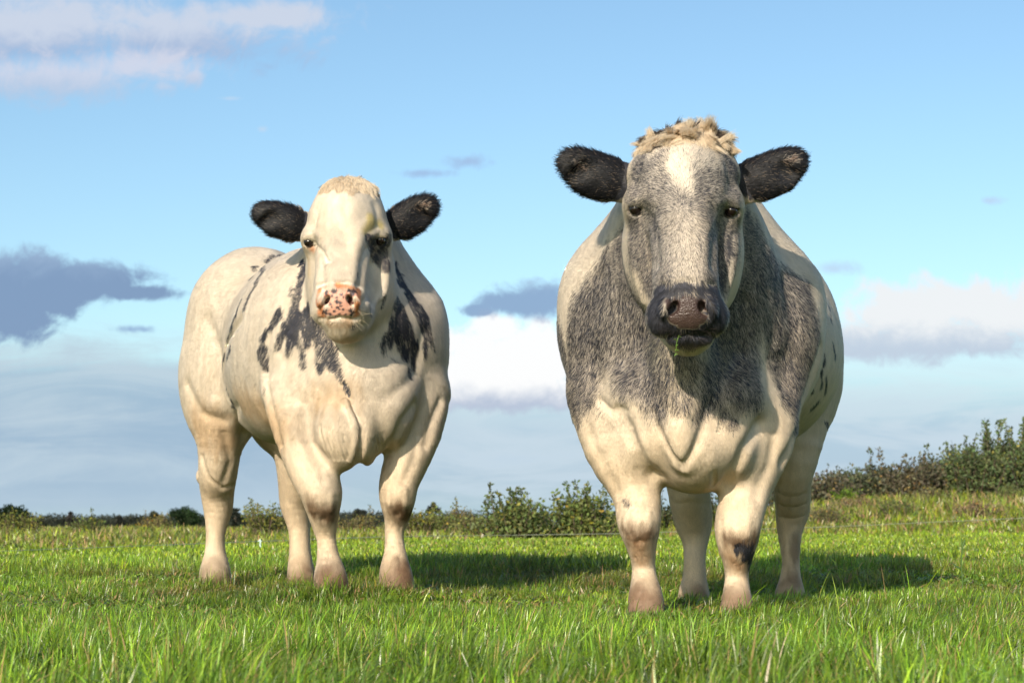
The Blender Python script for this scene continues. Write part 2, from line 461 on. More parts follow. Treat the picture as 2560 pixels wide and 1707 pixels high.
    g.append((H([(1650, 560), (1668, 640), (1672, 700)]), 0.022, -0.006)); g.append((H([(1768, 560), (1756, 640), (1752, 700)]), 0.022, -0.006))
    g.append((H([(1655, 712), (1720, 704), (1785, 712)]), 0.012, 0.006))
    g.append((H([(1606, 528), (1632, 548), (1652, 585)]), 0.010, 0.008)); g.append((H([(1814, 530), (1792, 550), (1772, 588)]), 0.010, 0.008))
    g.append((H([(1620, 470), (1660, 500), (1672, 545)]), 0.022, -0.007)); g.append((H([(1800, 474), (1764, 500), (1752, 545)]), 0.022, -0.007))
    g.append((H([(1706, 430), (1706, 540)]), 0.030, 0.006))
    g.append((H([(1590, 455), (1600, 420)]), 0.022, 0.008)); g.append((H([(1828, 458), (1820, 420)]), 0.022, 0.008))
    g.append((H([(1575, 600), (1585, 680), (1608, 750)], 5.2, 6.0), 0.012, -0.006)); g.append((H([(1838, 600), (1828, 680), (1812, 750)], 5.2, 6.0), 0.012, -0.006))
    # neck and shoulder muscles, thigh wrinkles
    g.append((H([(1500, 700), (1470, 820), (1490, 950)], 5.6, 7), 0.035, 0.012)); g.append((H([(1960, 700), (1985, 820), (1960, 960)], 5.6, 7), 0.035, 0.012))
    g.append((H([(1570, 760), (1590, 880), (1640, 980)], 5.6, 7), 0.030, 0.010)); g.append((H([(1860, 760), (1850, 880), (1800, 960)], 5.6, 7), 0.030, 0.010))
    for yy in (1235, 1262, 1290): g.append((H([(1950, yy), (1985, yy + 5), (2012, yy - 4)], 6.8, 7.8), 0.011, 0.0022))
    for yy in (1228, 1252): g.append((H([(1690, yy + 4), (1725, yy), (1768, yy + 6)], 6.8, 7.6), 0.010, 0.002))
    g.append((H([(1470, 1070), (1500, 1140), (1545, 1230)], 5.6, 6.6), 0.020, 0.007)); g.append((H([(1935, 1090), (1920, 1170), (1890, 1240)], 5.6, 6.6), 0.020, 0.007))
    for i in range(4): g.append((H([(1612 + i * 9, 1150 + i * 5), (1630 + i * 5, 1186 + i * 2)], 5.6, 6.6), 0.005, 0.004))
    for kx, ky, kr, d0 in ((1598, 1305, 50, 5.5), (1845, 1318, 52, 5.5)):
        g.append((H([(kx, ky + kr * 0.95)], d0, d0 + 1.2), 0.014, 0.007)); g.append((H([(kx - kr * 0.55, ky - kr * 0.5), (kx - kr * 0.5, ky + kr * 0.4)], d0, d0 + 1.2), 0.012, -0.004))
        g.append((H([(kx + kr * 0.5, ky - kr * 0.5), (kx + kr * 0.45, ky + kr * 0.4)], d0, d0 + 1.2), 0.012, -0.004)); g.append((H([(kx - kr * 0.12, ky - kr * 2.6), (kx, ky - kr * 1.2)], d0, d0 + 1.2), 0.012, 0.003))
        for sx in (-1, 1): g.append((H([(kx + sx * kr * 0.22, ky + kr * 1.7), (kx + sx * kr * 0.24, ky + kr * 2.7)], d0, d0 + 1.2), 0.006, 0.0025))
        g.append((H([(kx + 6, ky + kr * 3.5), (kx + 8, ky + kr * 4.1)], d0, d0 + 1.2), 0.007, 0.004))
    # chest folds
    g.append((H([(1545, 1030), (1568, 1070), (1590, 1130), (1612, 1170), (1632, 1185)], 5.5), 0.026, 0.028))
    g.append((H([(1895, 1060), (1862, 1120), (1830, 1180), (1812, 1210)], 5.5), 0.024, 0.024))
    g.append((H([(1632, 1030), (1665, 1110), (1700, 1165)], 5.5), 0.014, 0.012)); g.append((H([(1775, 1010), (1745, 1100), (1708, 1168)], 5.5), 0.016, 0.014))
    g.append((H([(1785, 1180), (1784, 1215)], 5.5), 0.008, 0.010))
    g.append((H([(1500, 1000), (1530, 1030), (1560, 1025)], 5.5), 0.018, 0.010))
    g.append((H([(1555, 900), (1610, 985), (1680, 1040)], 5.4), 0.03, 0.010))
    g.append((H([(1850, 880), (1800, 980), (1740, 1050)], 5.4), 0.03, 0.010))
    g.append((H([(2050, 870), (2020, 960), (1995, 1060), (1960, 1150)], 5.9, 7.6), 0.022, 0.020))
    for d in dets: F.ell(d[1], d[2], d[3], d[4], d[5])
    for p, w, dp in g: F.groove(p, w, dp)
    # eye sockets
    eyes = []
    for x, y, s in ((1586, 521, -1), (1832, 525, 1)):
        p = F.hit(x, y, 5.1, 5.9)
        c = p + np.array([-s * 0.004, 0.013, 0])
        F.ell(c, (0.0215, 0.0215, 0.0175), 0.006, None, '-')
        F.groove([c + np.array([-0.026, -0.012, 0.006]), c + np.array([0, -0.022, 0.021]), c + np.array([0.026, -0.012, 0.006])], 0.007, -0.007)
        F.groove([c + np.array([-0.022, -0.014, -0.008]), c + np.array([0, -0.02, -0.018]), c + np.array([0.022, -0.014, -0.008])], 0.006, -0.005)
        eyes.append(c)
    return F, eyes

# ---------------- the white heifer on the left
def left_cow_field():
    F = Field()
    E(F, 800, 850, 7.30, 212, 0.66, 235, 0.10, yaw=27)
    E(F, 640, 800, 7.85, 168, 0.34, 182, 0.10, yaw=27)
    E(F, 735, 960, 7.25, 130, 0.50, 150, 0.10, yaw=27)
    # shoulders
    E(F, 782, 890, 6.95, 112, 0.24, 190, 0.08, tilt=4)
    E(F, 1005, 890, 7.08, 116, 0.24, 185, 0.08, tilt=-5)
    E(F, 715, 880, 7.08, 108, 0.34, 205, 0.09, yaw=27)
    # haunch
    E(F, 565, 925, 7.82, 114, 0.26, 195, 0.05, yaw=20, tilt=-3)
    E(F, 700, 960, 8.02, 100, 0.24, 170, 0.06)
    # neck
    F.limb(L((872, 585, 6.93, 88), (882, 720, 7.06, 122), (890, 860, 7.10, 172)), 0.07, 0.07)
    # chest
    E(F, 890, 985, 6.85, 158, 0.22, 130, 0.07)
    E(F, 850, 1085, 6.69, 62, 0.11, 92, 0.05, tilt=6)
    E(F, 918, 1075, 6.74, 34, 0.11, 88, 0.03)
    E(F, 962, 1035, 6.80, 66, 0.15, 98, 0.035, tilt=-8)
    F.limb(L((872, 845, 6.76, 55), (888, 960, 6.72, 40), (898, 1060, 6.655, 26), (895, 1120, 6.665, 18)), 0.05, 0.03)
    # front legs
    F.limb(L((742, 985, 6.84, 84), (745, 1080, 6.76, 56), (768, 1165, 6.72, 49), (800, 1220, 6.70, 50), (807, 1262, 6.70, 41), (811, 1306, 6.73, 30),
             (815, 1347, 6.74, 20), (821, 1400, 6.72, 26), (826, 1440, 6.69, 37), (831, 1482, 6.66, 40)), 0.05, 0.012)
    F.limb(L((940, 640, 7.08, 58), (1000, 790, 7.10, 95)), 0.09)
    F.limb(L((1042, 990, 7.02, 84), (1040, 1080, 6.95, 60), (1020, 1140, 6.90, 54), (998, 1205, 6.87, 45), (993, 1248, 6.86, 41), (992, 1290, 6.89, 29),
             (986, 1333, 6.90, 21), (988, 1385, 6.88, 25), (989, 1432, 6.85, 37), (996, 1475, 6.82, 40)), 0.05, 0.012)
    # hind legs
    F.limb(L((560, 1010, 7.80, 80), (550, 1105, 7.76, 52), (545, 1180, 7.80, 44), (543, 1225, 7.86, 38), (545, 1276, 7.88, 31), (539, 1333, 7.87, 20),
             (538, 1390, 7.86, 23), (538, 1430, 7.83, 33), (538, 1475, 7.80, 36)), 0.06, 0.02)
    F.limb(L((716, 1050, 7.98, 70), (730, 1130, 7.96, 44), (738, 1200, 8.0, 40), (738, 1260, 8.04, 34), (748, 1320, 8.05, 24), (750, 1380, 8.03, 24),
             (752, 1430, 8.0, 31), (756, 1470, 7.97, 35)), 0.06, 0.015)
    E(F, 505, 1190, 7.92, 14, 0.04, 20, 0.02)
    F.limb(L((592, 660, 8.10, 18), (568, 780, 8.18, 15), (560, 900, 8.20, 12), (560, 1010, 8.18, 18), (562, 1080, 8.17, 8)), 0.03, 0.01)   # tail
    # head (turned a little to the viewer's left)
    E(F, 868, 560, 6.70, 100, 0.145, 100, 0.05)
    E(F, 872, 500, 6.74, 72, 0.10, 52, 0.05)
    F.limb(L((866, 555, 6.66, 66), (853, 675, 6.54, 56), (848, 752, 6.47, 54)), 0.05, 0.04)
    E(F, 782, 598, 6.66, 30, 0.06, 32, 0.035); E(F, 948, 594, 6.70, 32, 0.07, 34, 0.035)
    E(F, 805, 690, 6.74, 40, 0.11, 108, 0.05, tilt=3); E(F, 936, 695, 6.76, 52, 0.11, 108, 0.04, tilt=-2)
    E(F, 920, 742, 6.72, 62, 0.09, 70, 0.04, tilt=-10)
    F.limb(L((872, 720, 6.82, 88), (868, 790, 6.58, 55), (856, 812, 6.50, 34)), 0.05, 0.04)
    E(F, 850, 757, 6.49, 68, 0.08, 42, 0.03)
    E(F, 806, 778, 6.50, 28, 0.06, 30, 0.02); E(F, 896, 775, 6.51, 28, 0.06, 32, 0.02)
    E(F, 852, 806, 6.50, 44, 0.06, 21, 0.014)
    E(F, 849, 755, 6.428, 48, 0.022, 34, 0.012)
    # ears
    F.limb(L((758, 566, 6.78, 30), (728, 560, 6.77, 37), (692, 548, 6.76, 38), (666, 536, 6.75, 30), (655, 528, 6.75, 16)), 0.02, 0.01, squash=((0, 1, 0), 0.42))
    E(F, 692, 548, 6.730, 52, 0.016, 25, 0.018, tilt=22, yaw=-10, op='-')
    F.limb(L((978, 564, 6.82, 30), (1005, 555, 6.81, 37), (1036, 538, 6.80, 38), (1060, 522, 6.79, 31), (1072, 510, 6.79, 16)), 0.02, 0.01, squash=((0, 1, 0), 0.42))
    E(F, 1036, 538, 6.770, 50, 0.016, 25, 0.018, tilt=-28, yaw=10, op='-')
    F.limb(L((790, 572, 6.80, 34), (738, 566, 6.77, 30)), 0.03, squash=((0, 1, 0), 0.55)); F.limb(L((950, 575, 6.82, 34), (1000, 560, 6.81, 31)), 0.03, squash=((0, 1, 0), 0.55))
    H = lambda pts, d0=6.1, d1=7.3: [F.hit(x, y, d0, d1) for x, y in pts]
    dets = []
    for sx, x0 in ((-1, 815), (1, 877)):
        p = F.hit(x0, 750, 6.1, 6.8)
        dets.append((p + np.array([0, 0.004, 0]), (0.013, 0.032, 0.021), 0.007, Matrix.Rotation(math.radians(-38 * sx), 3, 'Y'), '-'))
        dets.append((p + np.array([sx * 0.019, 0.008, 0.004]), (0.009, 0.018, 0.022), 0.018, Matrix.Rotation(math.radians(-20 * sx), 3, 'Y'), '+'))
    g = []
    g.append((H([(800, 793), (822, 797), (850, 793), (878, 797), (897, 792)]), 0.006, 0.010))
    g.append((H([(784, 612), (800, 630), (808, 660), (808, 700)]), 0.018, 0.007))
    g.append((H([(935, 612), (915, 630), (905, 670), (900, 710)]), 0.020, 0.008))
    g.append((H([(768, 588), (786, 580), (805, 590)]), 0.013, -0.007)); g.append((H([(966, 582), (944, 578), (922, 590)]), 0.013, -0.008))
    g.append((H([(822, 620), (828, 690), (826, 715)]), 0.02, -0.006)); g.append((H([(885, 620), (880, 690), (878, 715)]), 0.02, -0.006))
    g.append((H([(798, 712), (849, 706), (900, 712)]), 0.010, 0.006))
    g.append((H([(786, 612), (806, 628), (822, 655)]), 0.009, 0.007)); g.append((H([(936, 606), (916, 624), (902, 655)]), 0.010, 0.008))
    g.append((H([(800, 560), (824, 580), (832, 610)]), 0.020, -0.006)); g.append((H([(925, 552), (900, 575), (892, 610)]), 0.022, -0.008))
    g.append((H([(862, 520), (860, 600)]), 0.026, 0.005)); g.append((H([(790, 555), (795, 520)]), 0.02, 0.006)); g.append((H([(945, 550), (938, 515)]), 0.02, 0.007))
    g.append((H([(968, 660), (960, 730), (925, 790)], 6.2, 7.0), 0.014, -0.008)); g.append((H([(938, 665), (925, 720), (905, 755)], 6.2, 7.0), 0.018, 0.008))
    # neck, shoulder, thigh and rib muscles
    g.append((H([(735, 770), (700, 880), (715, 990)], 6.3, 7.6), 0.035, 0.012)); g.append((H([(690, 800), (668, 870), (672, 930)], 6.5, 7.6), 0.030, 0.009))
    g.append((H([(830, 880), (790, 960), (720, 1010)], 6.2, 7.4), 0.028, 0.008)); g.append((H([(1060, 830), (1035, 930), (975, 990)], 6.2, 7.6), 0.030, 0.010))
    g.append((H([(520, 800), (545, 880), (530, 980)], 7.2, 8.4), 0.035, 0.012)); g.append((H([(470, 960), (500, 1030), (555, 1050), (600, 1010)], 7.2, 8.4), 0.028, 0.012))
    g.append((H([(640, 1000), (660, 1040)], 6.8, 8), 0.05, -0.006)); g.append((H([(560, 1080), (575, 1150), (560, 1200)], 7.2, 8.3), 0.016, 0.008))
    g.append((H([(505, 1140), (520, 1190), (552, 1218), (580, 1212)], 7.2, 8.3), 0.011, 0.009))
    g.append((H([(735, 1100), (750, 1150), (778, 1200)], 6.2, 7.2), 0.016, 0.007)); g.append((H([(1045, 1090), (1030, 1160), (1010, 1200)], 6.2, 7.4), 0.016, 0.007))
    for i in range(4): g.append((H([(930 + i * 9, 1095 - i * 6), (940 + i * 8, 1132 - i * 6)], 6.2), 0.005, 0.003))
    for kx, ky, kr, d0 in ((808, 1258, 42, 6.3), (993, 1244, 42, 6.3)):
        g.append((H([(kx, ky + kr * 0.95)], d0, d0 + 1.2), 0.014, 0.007)); g.append((H([(kx - kr * 0.55, ky - kr * 0.5), (kx - kr * 0.5, ky + kr * 0.4)], d0, d0 + 1.2), 0.012, -0.004))
        g.append((H([(kx + kr * 0.5, ky - kr * 0.5), (kx + kr * 0.45, ky + kr * 0.4)], d0, d0 + 1.2), 0.012, -0.004)); g.append((H([(kx - kr * 0.12, ky - kr * 2.6), (kx, ky - kr * 1.2)], d0, d0 + 1.2), 0.012, 0.003))
        for sx in (-1, 1): g.append((H([(kx + sx * kr * 0.22, ky + kr * 1.7), (kx + sx * kr * 0.24, ky + kr * 2.7)], d0, d0 + 1.2), 0.006, 0.0025))
        g.append((H([(kx + 6, ky + kr * 3.5), (kx + 8, ky + kr * 4.1)], d0, d0 + 1.2), 0.007, 0.004))
    # chest folds
    g.append((H([(862, 960), (885, 1020), (906, 1060), (902, 1120), (893, 1155)], 6.2), 0.012, 0.018))
    g.append((H([(868, 1000), (886, 1050), (888, 1110), (876, 1150)], 6.2), 0.012, -0.009))
    g.append((H([(795, 975), (765, 1010), (757, 1060), (775, 1110), (812, 1145)], 6.2), 0.026, 0.011))
    g.append((H([(1035, 1010), (1005, 1050), (985, 1100), (962, 1135)], 6.2), 0.022, 0.018))
    g.append((H([(662, 930), (672, 1000), (688, 1060), (700, 1110)], 6.4, 7.6), 0.018, 0.022))
    g.append((H([(600, 800), (562, 870), (560, 950), (580, 1020), (612, 1085)], 7.0, 8.2), 0.025, 0.020))
    g.append((H([(1100, 1000), (1075, 1060), (1062, 1110)], 6.5, 7.6), 0.018, 0.014))
    g.append((H([(808, 930), (850, 880)], 6.2), 0.03, 0.008))
    for i in range(6): g.append((H([(800 + i * 12, 1062 + i * 5), (808 + i * 11, 1105), (822 + i * 11, 1146)], 6.2), 0.0055, 0.0034))
    for d in dets: F.ell(*d)
    for p, w, dp in g: F.groove(p, w, dp)
    eyes = []
    for x, y, s in ((769, 604, -1), (952, 599, 1)):
        p = F.hit(x, y, 6.1, 7.0)
        c = p + np.array([-s * 0.004, 0.013, 0])
        F.ell(c, (0.0205, 0.0205, 0.017), 0.006, None, '-')
        F.groove([c + np.array([-0.026, -0.012, 0.006]), c + np.array([0, -0.022, 0.020]), c + np.array([0.026, -0.012, 0.006])], 0.007, -0.007)
        F.groove([c + np.array([-0.022, -0.014, -0.008]), c + np.array([0, -0.02, -0.017]), c + np.array([0.022, -0.014, -0.008])], 0.006, -0.005)
        eyes.append(c)
    return F, eyes
# ---------------- coat markings: strokes that lie on the skin, in metres
class Coat:
    def __init__(s, field, base): s.F = field; s.base = np.array(base, np.float32); s.layers = []; s.roan = None; s.feet = []
    def stroke(s, pts, d0, d1):
        P = [s.F.hit(x, y, d0, d1) for x, y, r in pts]
        R = [px2m(r, p[1]) for (x, y, r), p in zip(pts, P)]
        if len(P) == 1: P = [P[0], P[0] + 1e-3]; R = R * 2
        return np.array(P, np.float32), np.array(R, np.float32)
    def add(s, kind, strokes, d0, d1, amount=1.0, color=None, soft=0.012, rag=0.010, nscale=45, streak=(1, 1, 0.3)):
        """kind 'dark': share of dark hairs; 'light': takes dark hairs away; 'tint': colours hair and skin; 'bare': no hair, wet skin"""
        s.layers.append((kind, [s.stroke(p, d0, d1) for p in strokes], amount, color, soft, rag, nscale, np.array(streak, np.float32)))
    def __call__(s, P):
        P = np.asarray(P, np.float32); n = len(P)
        tint = np.tile(s.base, (n, 1)); dark = np.zeros(n, np.float32); bare = np.zeros(n, np.float32)
        for kind, st, amount, color, soft, rag, nsc, streak in s.layers:
            m = np.zeros(n, np.float32)
            for p, r in st:
                rm = r.max() + soft + rag * 1.5
                lo, hi = p.min(0) - rm, p.max(0) + rm
                i = np.nonzero(((P > lo) & (P < hi)).all(1))[0]
                if not len(i): continue
                q = P[i]; best = np.full(len(i), -1e9, np.float32)
                for k in range(len(p) - 1):
                    a, b = p[k], p[k + 1]; ab = b - a
                    t = np.clip(((q - a) @ ab) / max(ab @ ab, 1e-12), 0, 1)
                    d = np.sqrt((((q - a) - t[:, None] * ab) ** 2).sum(1))
                    best = np.maximum(best, r[k] + (r[k + 1] - r[k]) * t - d)
                if rag: best = best + rag * (fbm(q * streak, nsc, 3, 1) * 1.6)
                m[i] = np.maximum(m[i], sstep(best, -soft, soft))
            m *= amount
            if kind == 'dark': dark = np.maximum(dark, m)
            elif kind == 'light': dark = dark * (1 - m)
            elif kind == 'bare': bare = np.maximum(bare, m)
            if color is not None:
                tint = tint * (1 - m[:, None]) + np.array(color, np.float32) * m[:, None]
        dark = dark * (1 - bare)
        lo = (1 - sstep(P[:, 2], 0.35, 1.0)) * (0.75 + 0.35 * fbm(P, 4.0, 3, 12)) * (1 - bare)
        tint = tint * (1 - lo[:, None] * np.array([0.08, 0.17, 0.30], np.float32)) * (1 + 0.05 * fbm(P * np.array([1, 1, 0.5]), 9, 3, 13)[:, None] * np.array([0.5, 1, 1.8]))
        for fc in s.feet:                       # mud on the pasterns
            d = np.sqrt((((P - fc) * np.array([1, 1, 0.8], np.float32)) ** 2).sum(1))
            w = (1 - sstep(d + 0.022 * fbm(P, 22, 3, 17), 0.050, 0.125))[:, None] * 0.85
            tint = tint * (1 - w) + np.array([0.21, 0.125, 0.075], np.float32) * w
        if s.roan is not None: tint = tint * (1 - np.clip(dark * 1.15, 0, 1)[:, None] * (1 - np.array(s.roan, np.float32)))
        return tint, dark, bare

CREAM = (0.80, 0.685, 0.55)
DARK = (0.052, 0.053, 0.066)
def right_coat(F):
    c = Coat(F, CREAM); c.roan = (0.56, 0.58, 0.64)
    hd, bd = (5.1, 5.80), (5.78, 7.9)
    # neck and shoulders: dark roan
    c.add('dark', [
        [(1600, 560, 48), (1560, 680, 90), (1490, 800, 105), (1462, 900, 82), (1448, 985, 60), (1446, 1045, 22)],
        [(1400, 850, 50), (1410, 940, 45), (1430, 1020, 25)],
        [(1600, 720, 95), (1575, 840, 90), (1600, 930, 60), (1650, 1000, 36), (1668, 1045, 12)],
        [(1620, 800, 70), (1650, 930, 58), (1662, 1000, 32)],
        [(1865, 545, 26), (1880, 600, 55), (1915, 680, 88), (1958, 790, 112), (1975, 880, 90), (1980, 975, 48), (1988, 1060, 18)],
        [(1945, 690, 55), (2000, 735, 55), (2030, 790, 42), (2040, 850, 34)],
        [(1850, 760, 95), (1830, 880, 100), (1840, 955, 70), (1885, 970, 48)],
        [(1790, 880, 68), (1778, 965, 56), (1748, 1030, 22)],
        [(1806, 1010, 16), (1832, 1050, 8)]], 5.72, 7.2, 0.66, soft=0.034, rag=0.030, nscale=16)
    c.add('dark', [[(1712, 620, 170), (1712, 760, 150)]], 5.95, 6.4, 0.8, soft=0.02)
    c.add('dark', [[(1712, 850, 85), (1706, 950, 60), (1700, 1015, 26)]], 5.6, 6.3, 0.50, soft=0.03, rag=0.02, nscale=25)
    c.add('light', [[(1702, 1040, 16), (1704, 1110, 30)]], 5.6, 6.2, 0.8, soft=0.02, rag=0.012)
    c.add('dark', [[(2037, 935, 7), (2030, 975, 6)], [(2052, 925, 5), (2053, 962, 6)], [(2060, 880, 5), (2057, 905, 5)], [(2064, 940, 4), (2063, 975, 5)],
                   [(2044, 1002, 6), (2030, 1018, 6)], [(2078, 850, 3), (2086, 890, 4)], [(2066, 760, 4), (2074, 800, 4)], [(2052, 1000, 4)], [(2070, 1060, 6), (2060, 1050, 4)]],
          6.2, 7.9, 0.85, soft=0.004, rag=0.008, nscale=60)
    # face
    c.add('dark', [[(1706, 440, 175), (1712, 640, 175), (1718, 790, 120)]], *hd, 0.58, soft=0.02, rag=0.02, nscale=22)
    c.add('dark', [[(1585, 560, 28), (1595, 640, 38), (1620, 720, 26)], [(1832, 560, 26), (1815, 640, 36), (1800, 715, 22)],
                   [(1640, 545, 20), (1650, 600, 16)], [(1790, 545, 20), (1780, 600, 16)], [(1600, 430, 30), (1620, 380, 22)], [(1830, 430, 30), (1812, 385, 20)]], *hd, 0.75, soft=0.03, rag=0.02, nscale=25)
    c.add('light', [[(1712, 330, 62), (1704, 390, 54)], [(1704, 385, 44), (1704, 430, 26), (1706, 476, 10)], [(1770, 380, 32), (1735, 430, 18)], [(1655, 375, 26)]], *hd, 0.80, soft=0.034, rag=0.034, nscale=30)
    c.add('light', [[(1714, 560, 40), (1714, 640, 40), (1716, 690, 42)]], *hd, 0.45, soft=0.04, rag=0.02, nscale=25)
    c.add('light', [[(1590, 690, 10), (1610, 750, 8)], [(1830, 650, 10), (1822, 730, 8)]], 5.2, 6.0, 0.7, soft=0.01)
    c.add('dark', [[(1648, 732, 26), (1640, 790, 30), (1640, 822, 26)], [(1790, 735, 26), (1797, 790, 28), (1797, 818, 24)], [(1660, 725, 20), (1720, 718, 16), (1780, 725, 20)], [(1690, 775, 52), (1748, 775, 52)], [(1640, 800, 40), (1720, 815, 40), (1795, 800, 38)],
                   [(1660, 842, 14), (1720, 848, 24), (1780, 842, 14)]], *hd, 1.0, soft=0.010, rag=0.010, nscale=60)
    c.add('dark', [[(1586, 520, 17)], [(1832, 525, 17)]], *hd, 1.0, soft=0.010, rag=0.004)
    # ears
    c.add('dark', [[(1405, 405, 70), (1480, 437, 76), (1530, 440, 60)], [(1535, 400, 40), (1550, 440, 35)], [(2010, 402, 70), (1935, 435, 76), (1890, 440, 60)], [(1885, 395, 40), (1865, 440, 32)]], 5.3, 5.9, 1.0, soft=0.008, rag=0.006)
    c.add('tint', [[(1445, 412, 8), (1475, 425, 9)], [(1490, 445, 6), (1500, 455, 5)], [(1960, 408, 9), (1980, 398, 10)]], 5.3, 5.9, 0.8, color=(0.24, 0.09, 0.05), soft=0.012, rag=0.01)
    c.add('light', [[(1445, 412, 7), (1475, 425, 7)], [(1960, 408, 9), (1980, 398, 10)]], 5.3, 5.9, 0.5, soft=0.012)
    # nose pad
    c.add('bare', [[(1676, 762, 20), (1718, 758, 26), (1758, 760, 20)], [(1690, 790, 26), (1718, 795, 28), (1748, 790, 26)], [(1700, 816, 10), (1740, 816, 10)]], *hd, 1.0, color=(0.060, 0.037, 0.033), soft=0.004, rag=0.003)
    # stained knees and pasterns
    c.add('tint', [[(1574, 1334, 24), (1614, 1342, 24)], [(1828, 1352, 24), (1880, 1350, 26)]], 5.6, 6.3, 0.9, color=(0.12, 0.065, 0.035), soft=0.030, rag=0.022, nscale=50)
    c.add('tint', [[(1594, 1372, 26), (1602, 1405, 18)], [(1824, 1392, 24), (1852, 1415, 24)]], 5.6, 6.3, 0.7, color=(0.42, 0.24, 0.13), soft=0.03, rag=0.016)
    c.add('dark', [[(1860, 1370, 18), (1876, 1382, 20), (1880, 1402, 13)]], 5.6, 6.3, 1.0, soft=0.008, rag=0.014, nscale=60)
    c.add('tint', [[(1585, 1490, 34), (1612, 1515, 40)], [(1732, 1520, 40)], [(1984, 1340, 11), (1988, 1400, 11), (1984, 1450, 13)], [(1975, 1515, 34)], [(1845, 1530, 40)], [(1617, 1530, 46)], [(1975, 1520, 38)]], 5.6, 7.8, 0.6, color=(0.15, 0.09, 0.055), soft=0.025, rag=0.022)
    c.add('dark', [[(1562, 1248, 6), (1572, 1258, 7)]], 5.6, 6.3, 0.4, soft=0.008, rag=0.01)
    c.add('tint', [[(1640, 860, 60), (1790, 860, 60)], [(1700, 920, 40)]], 5.5, 6.0, 0.35, color=(0.50, 0.46, 0.20), soft=0.05)
    return c

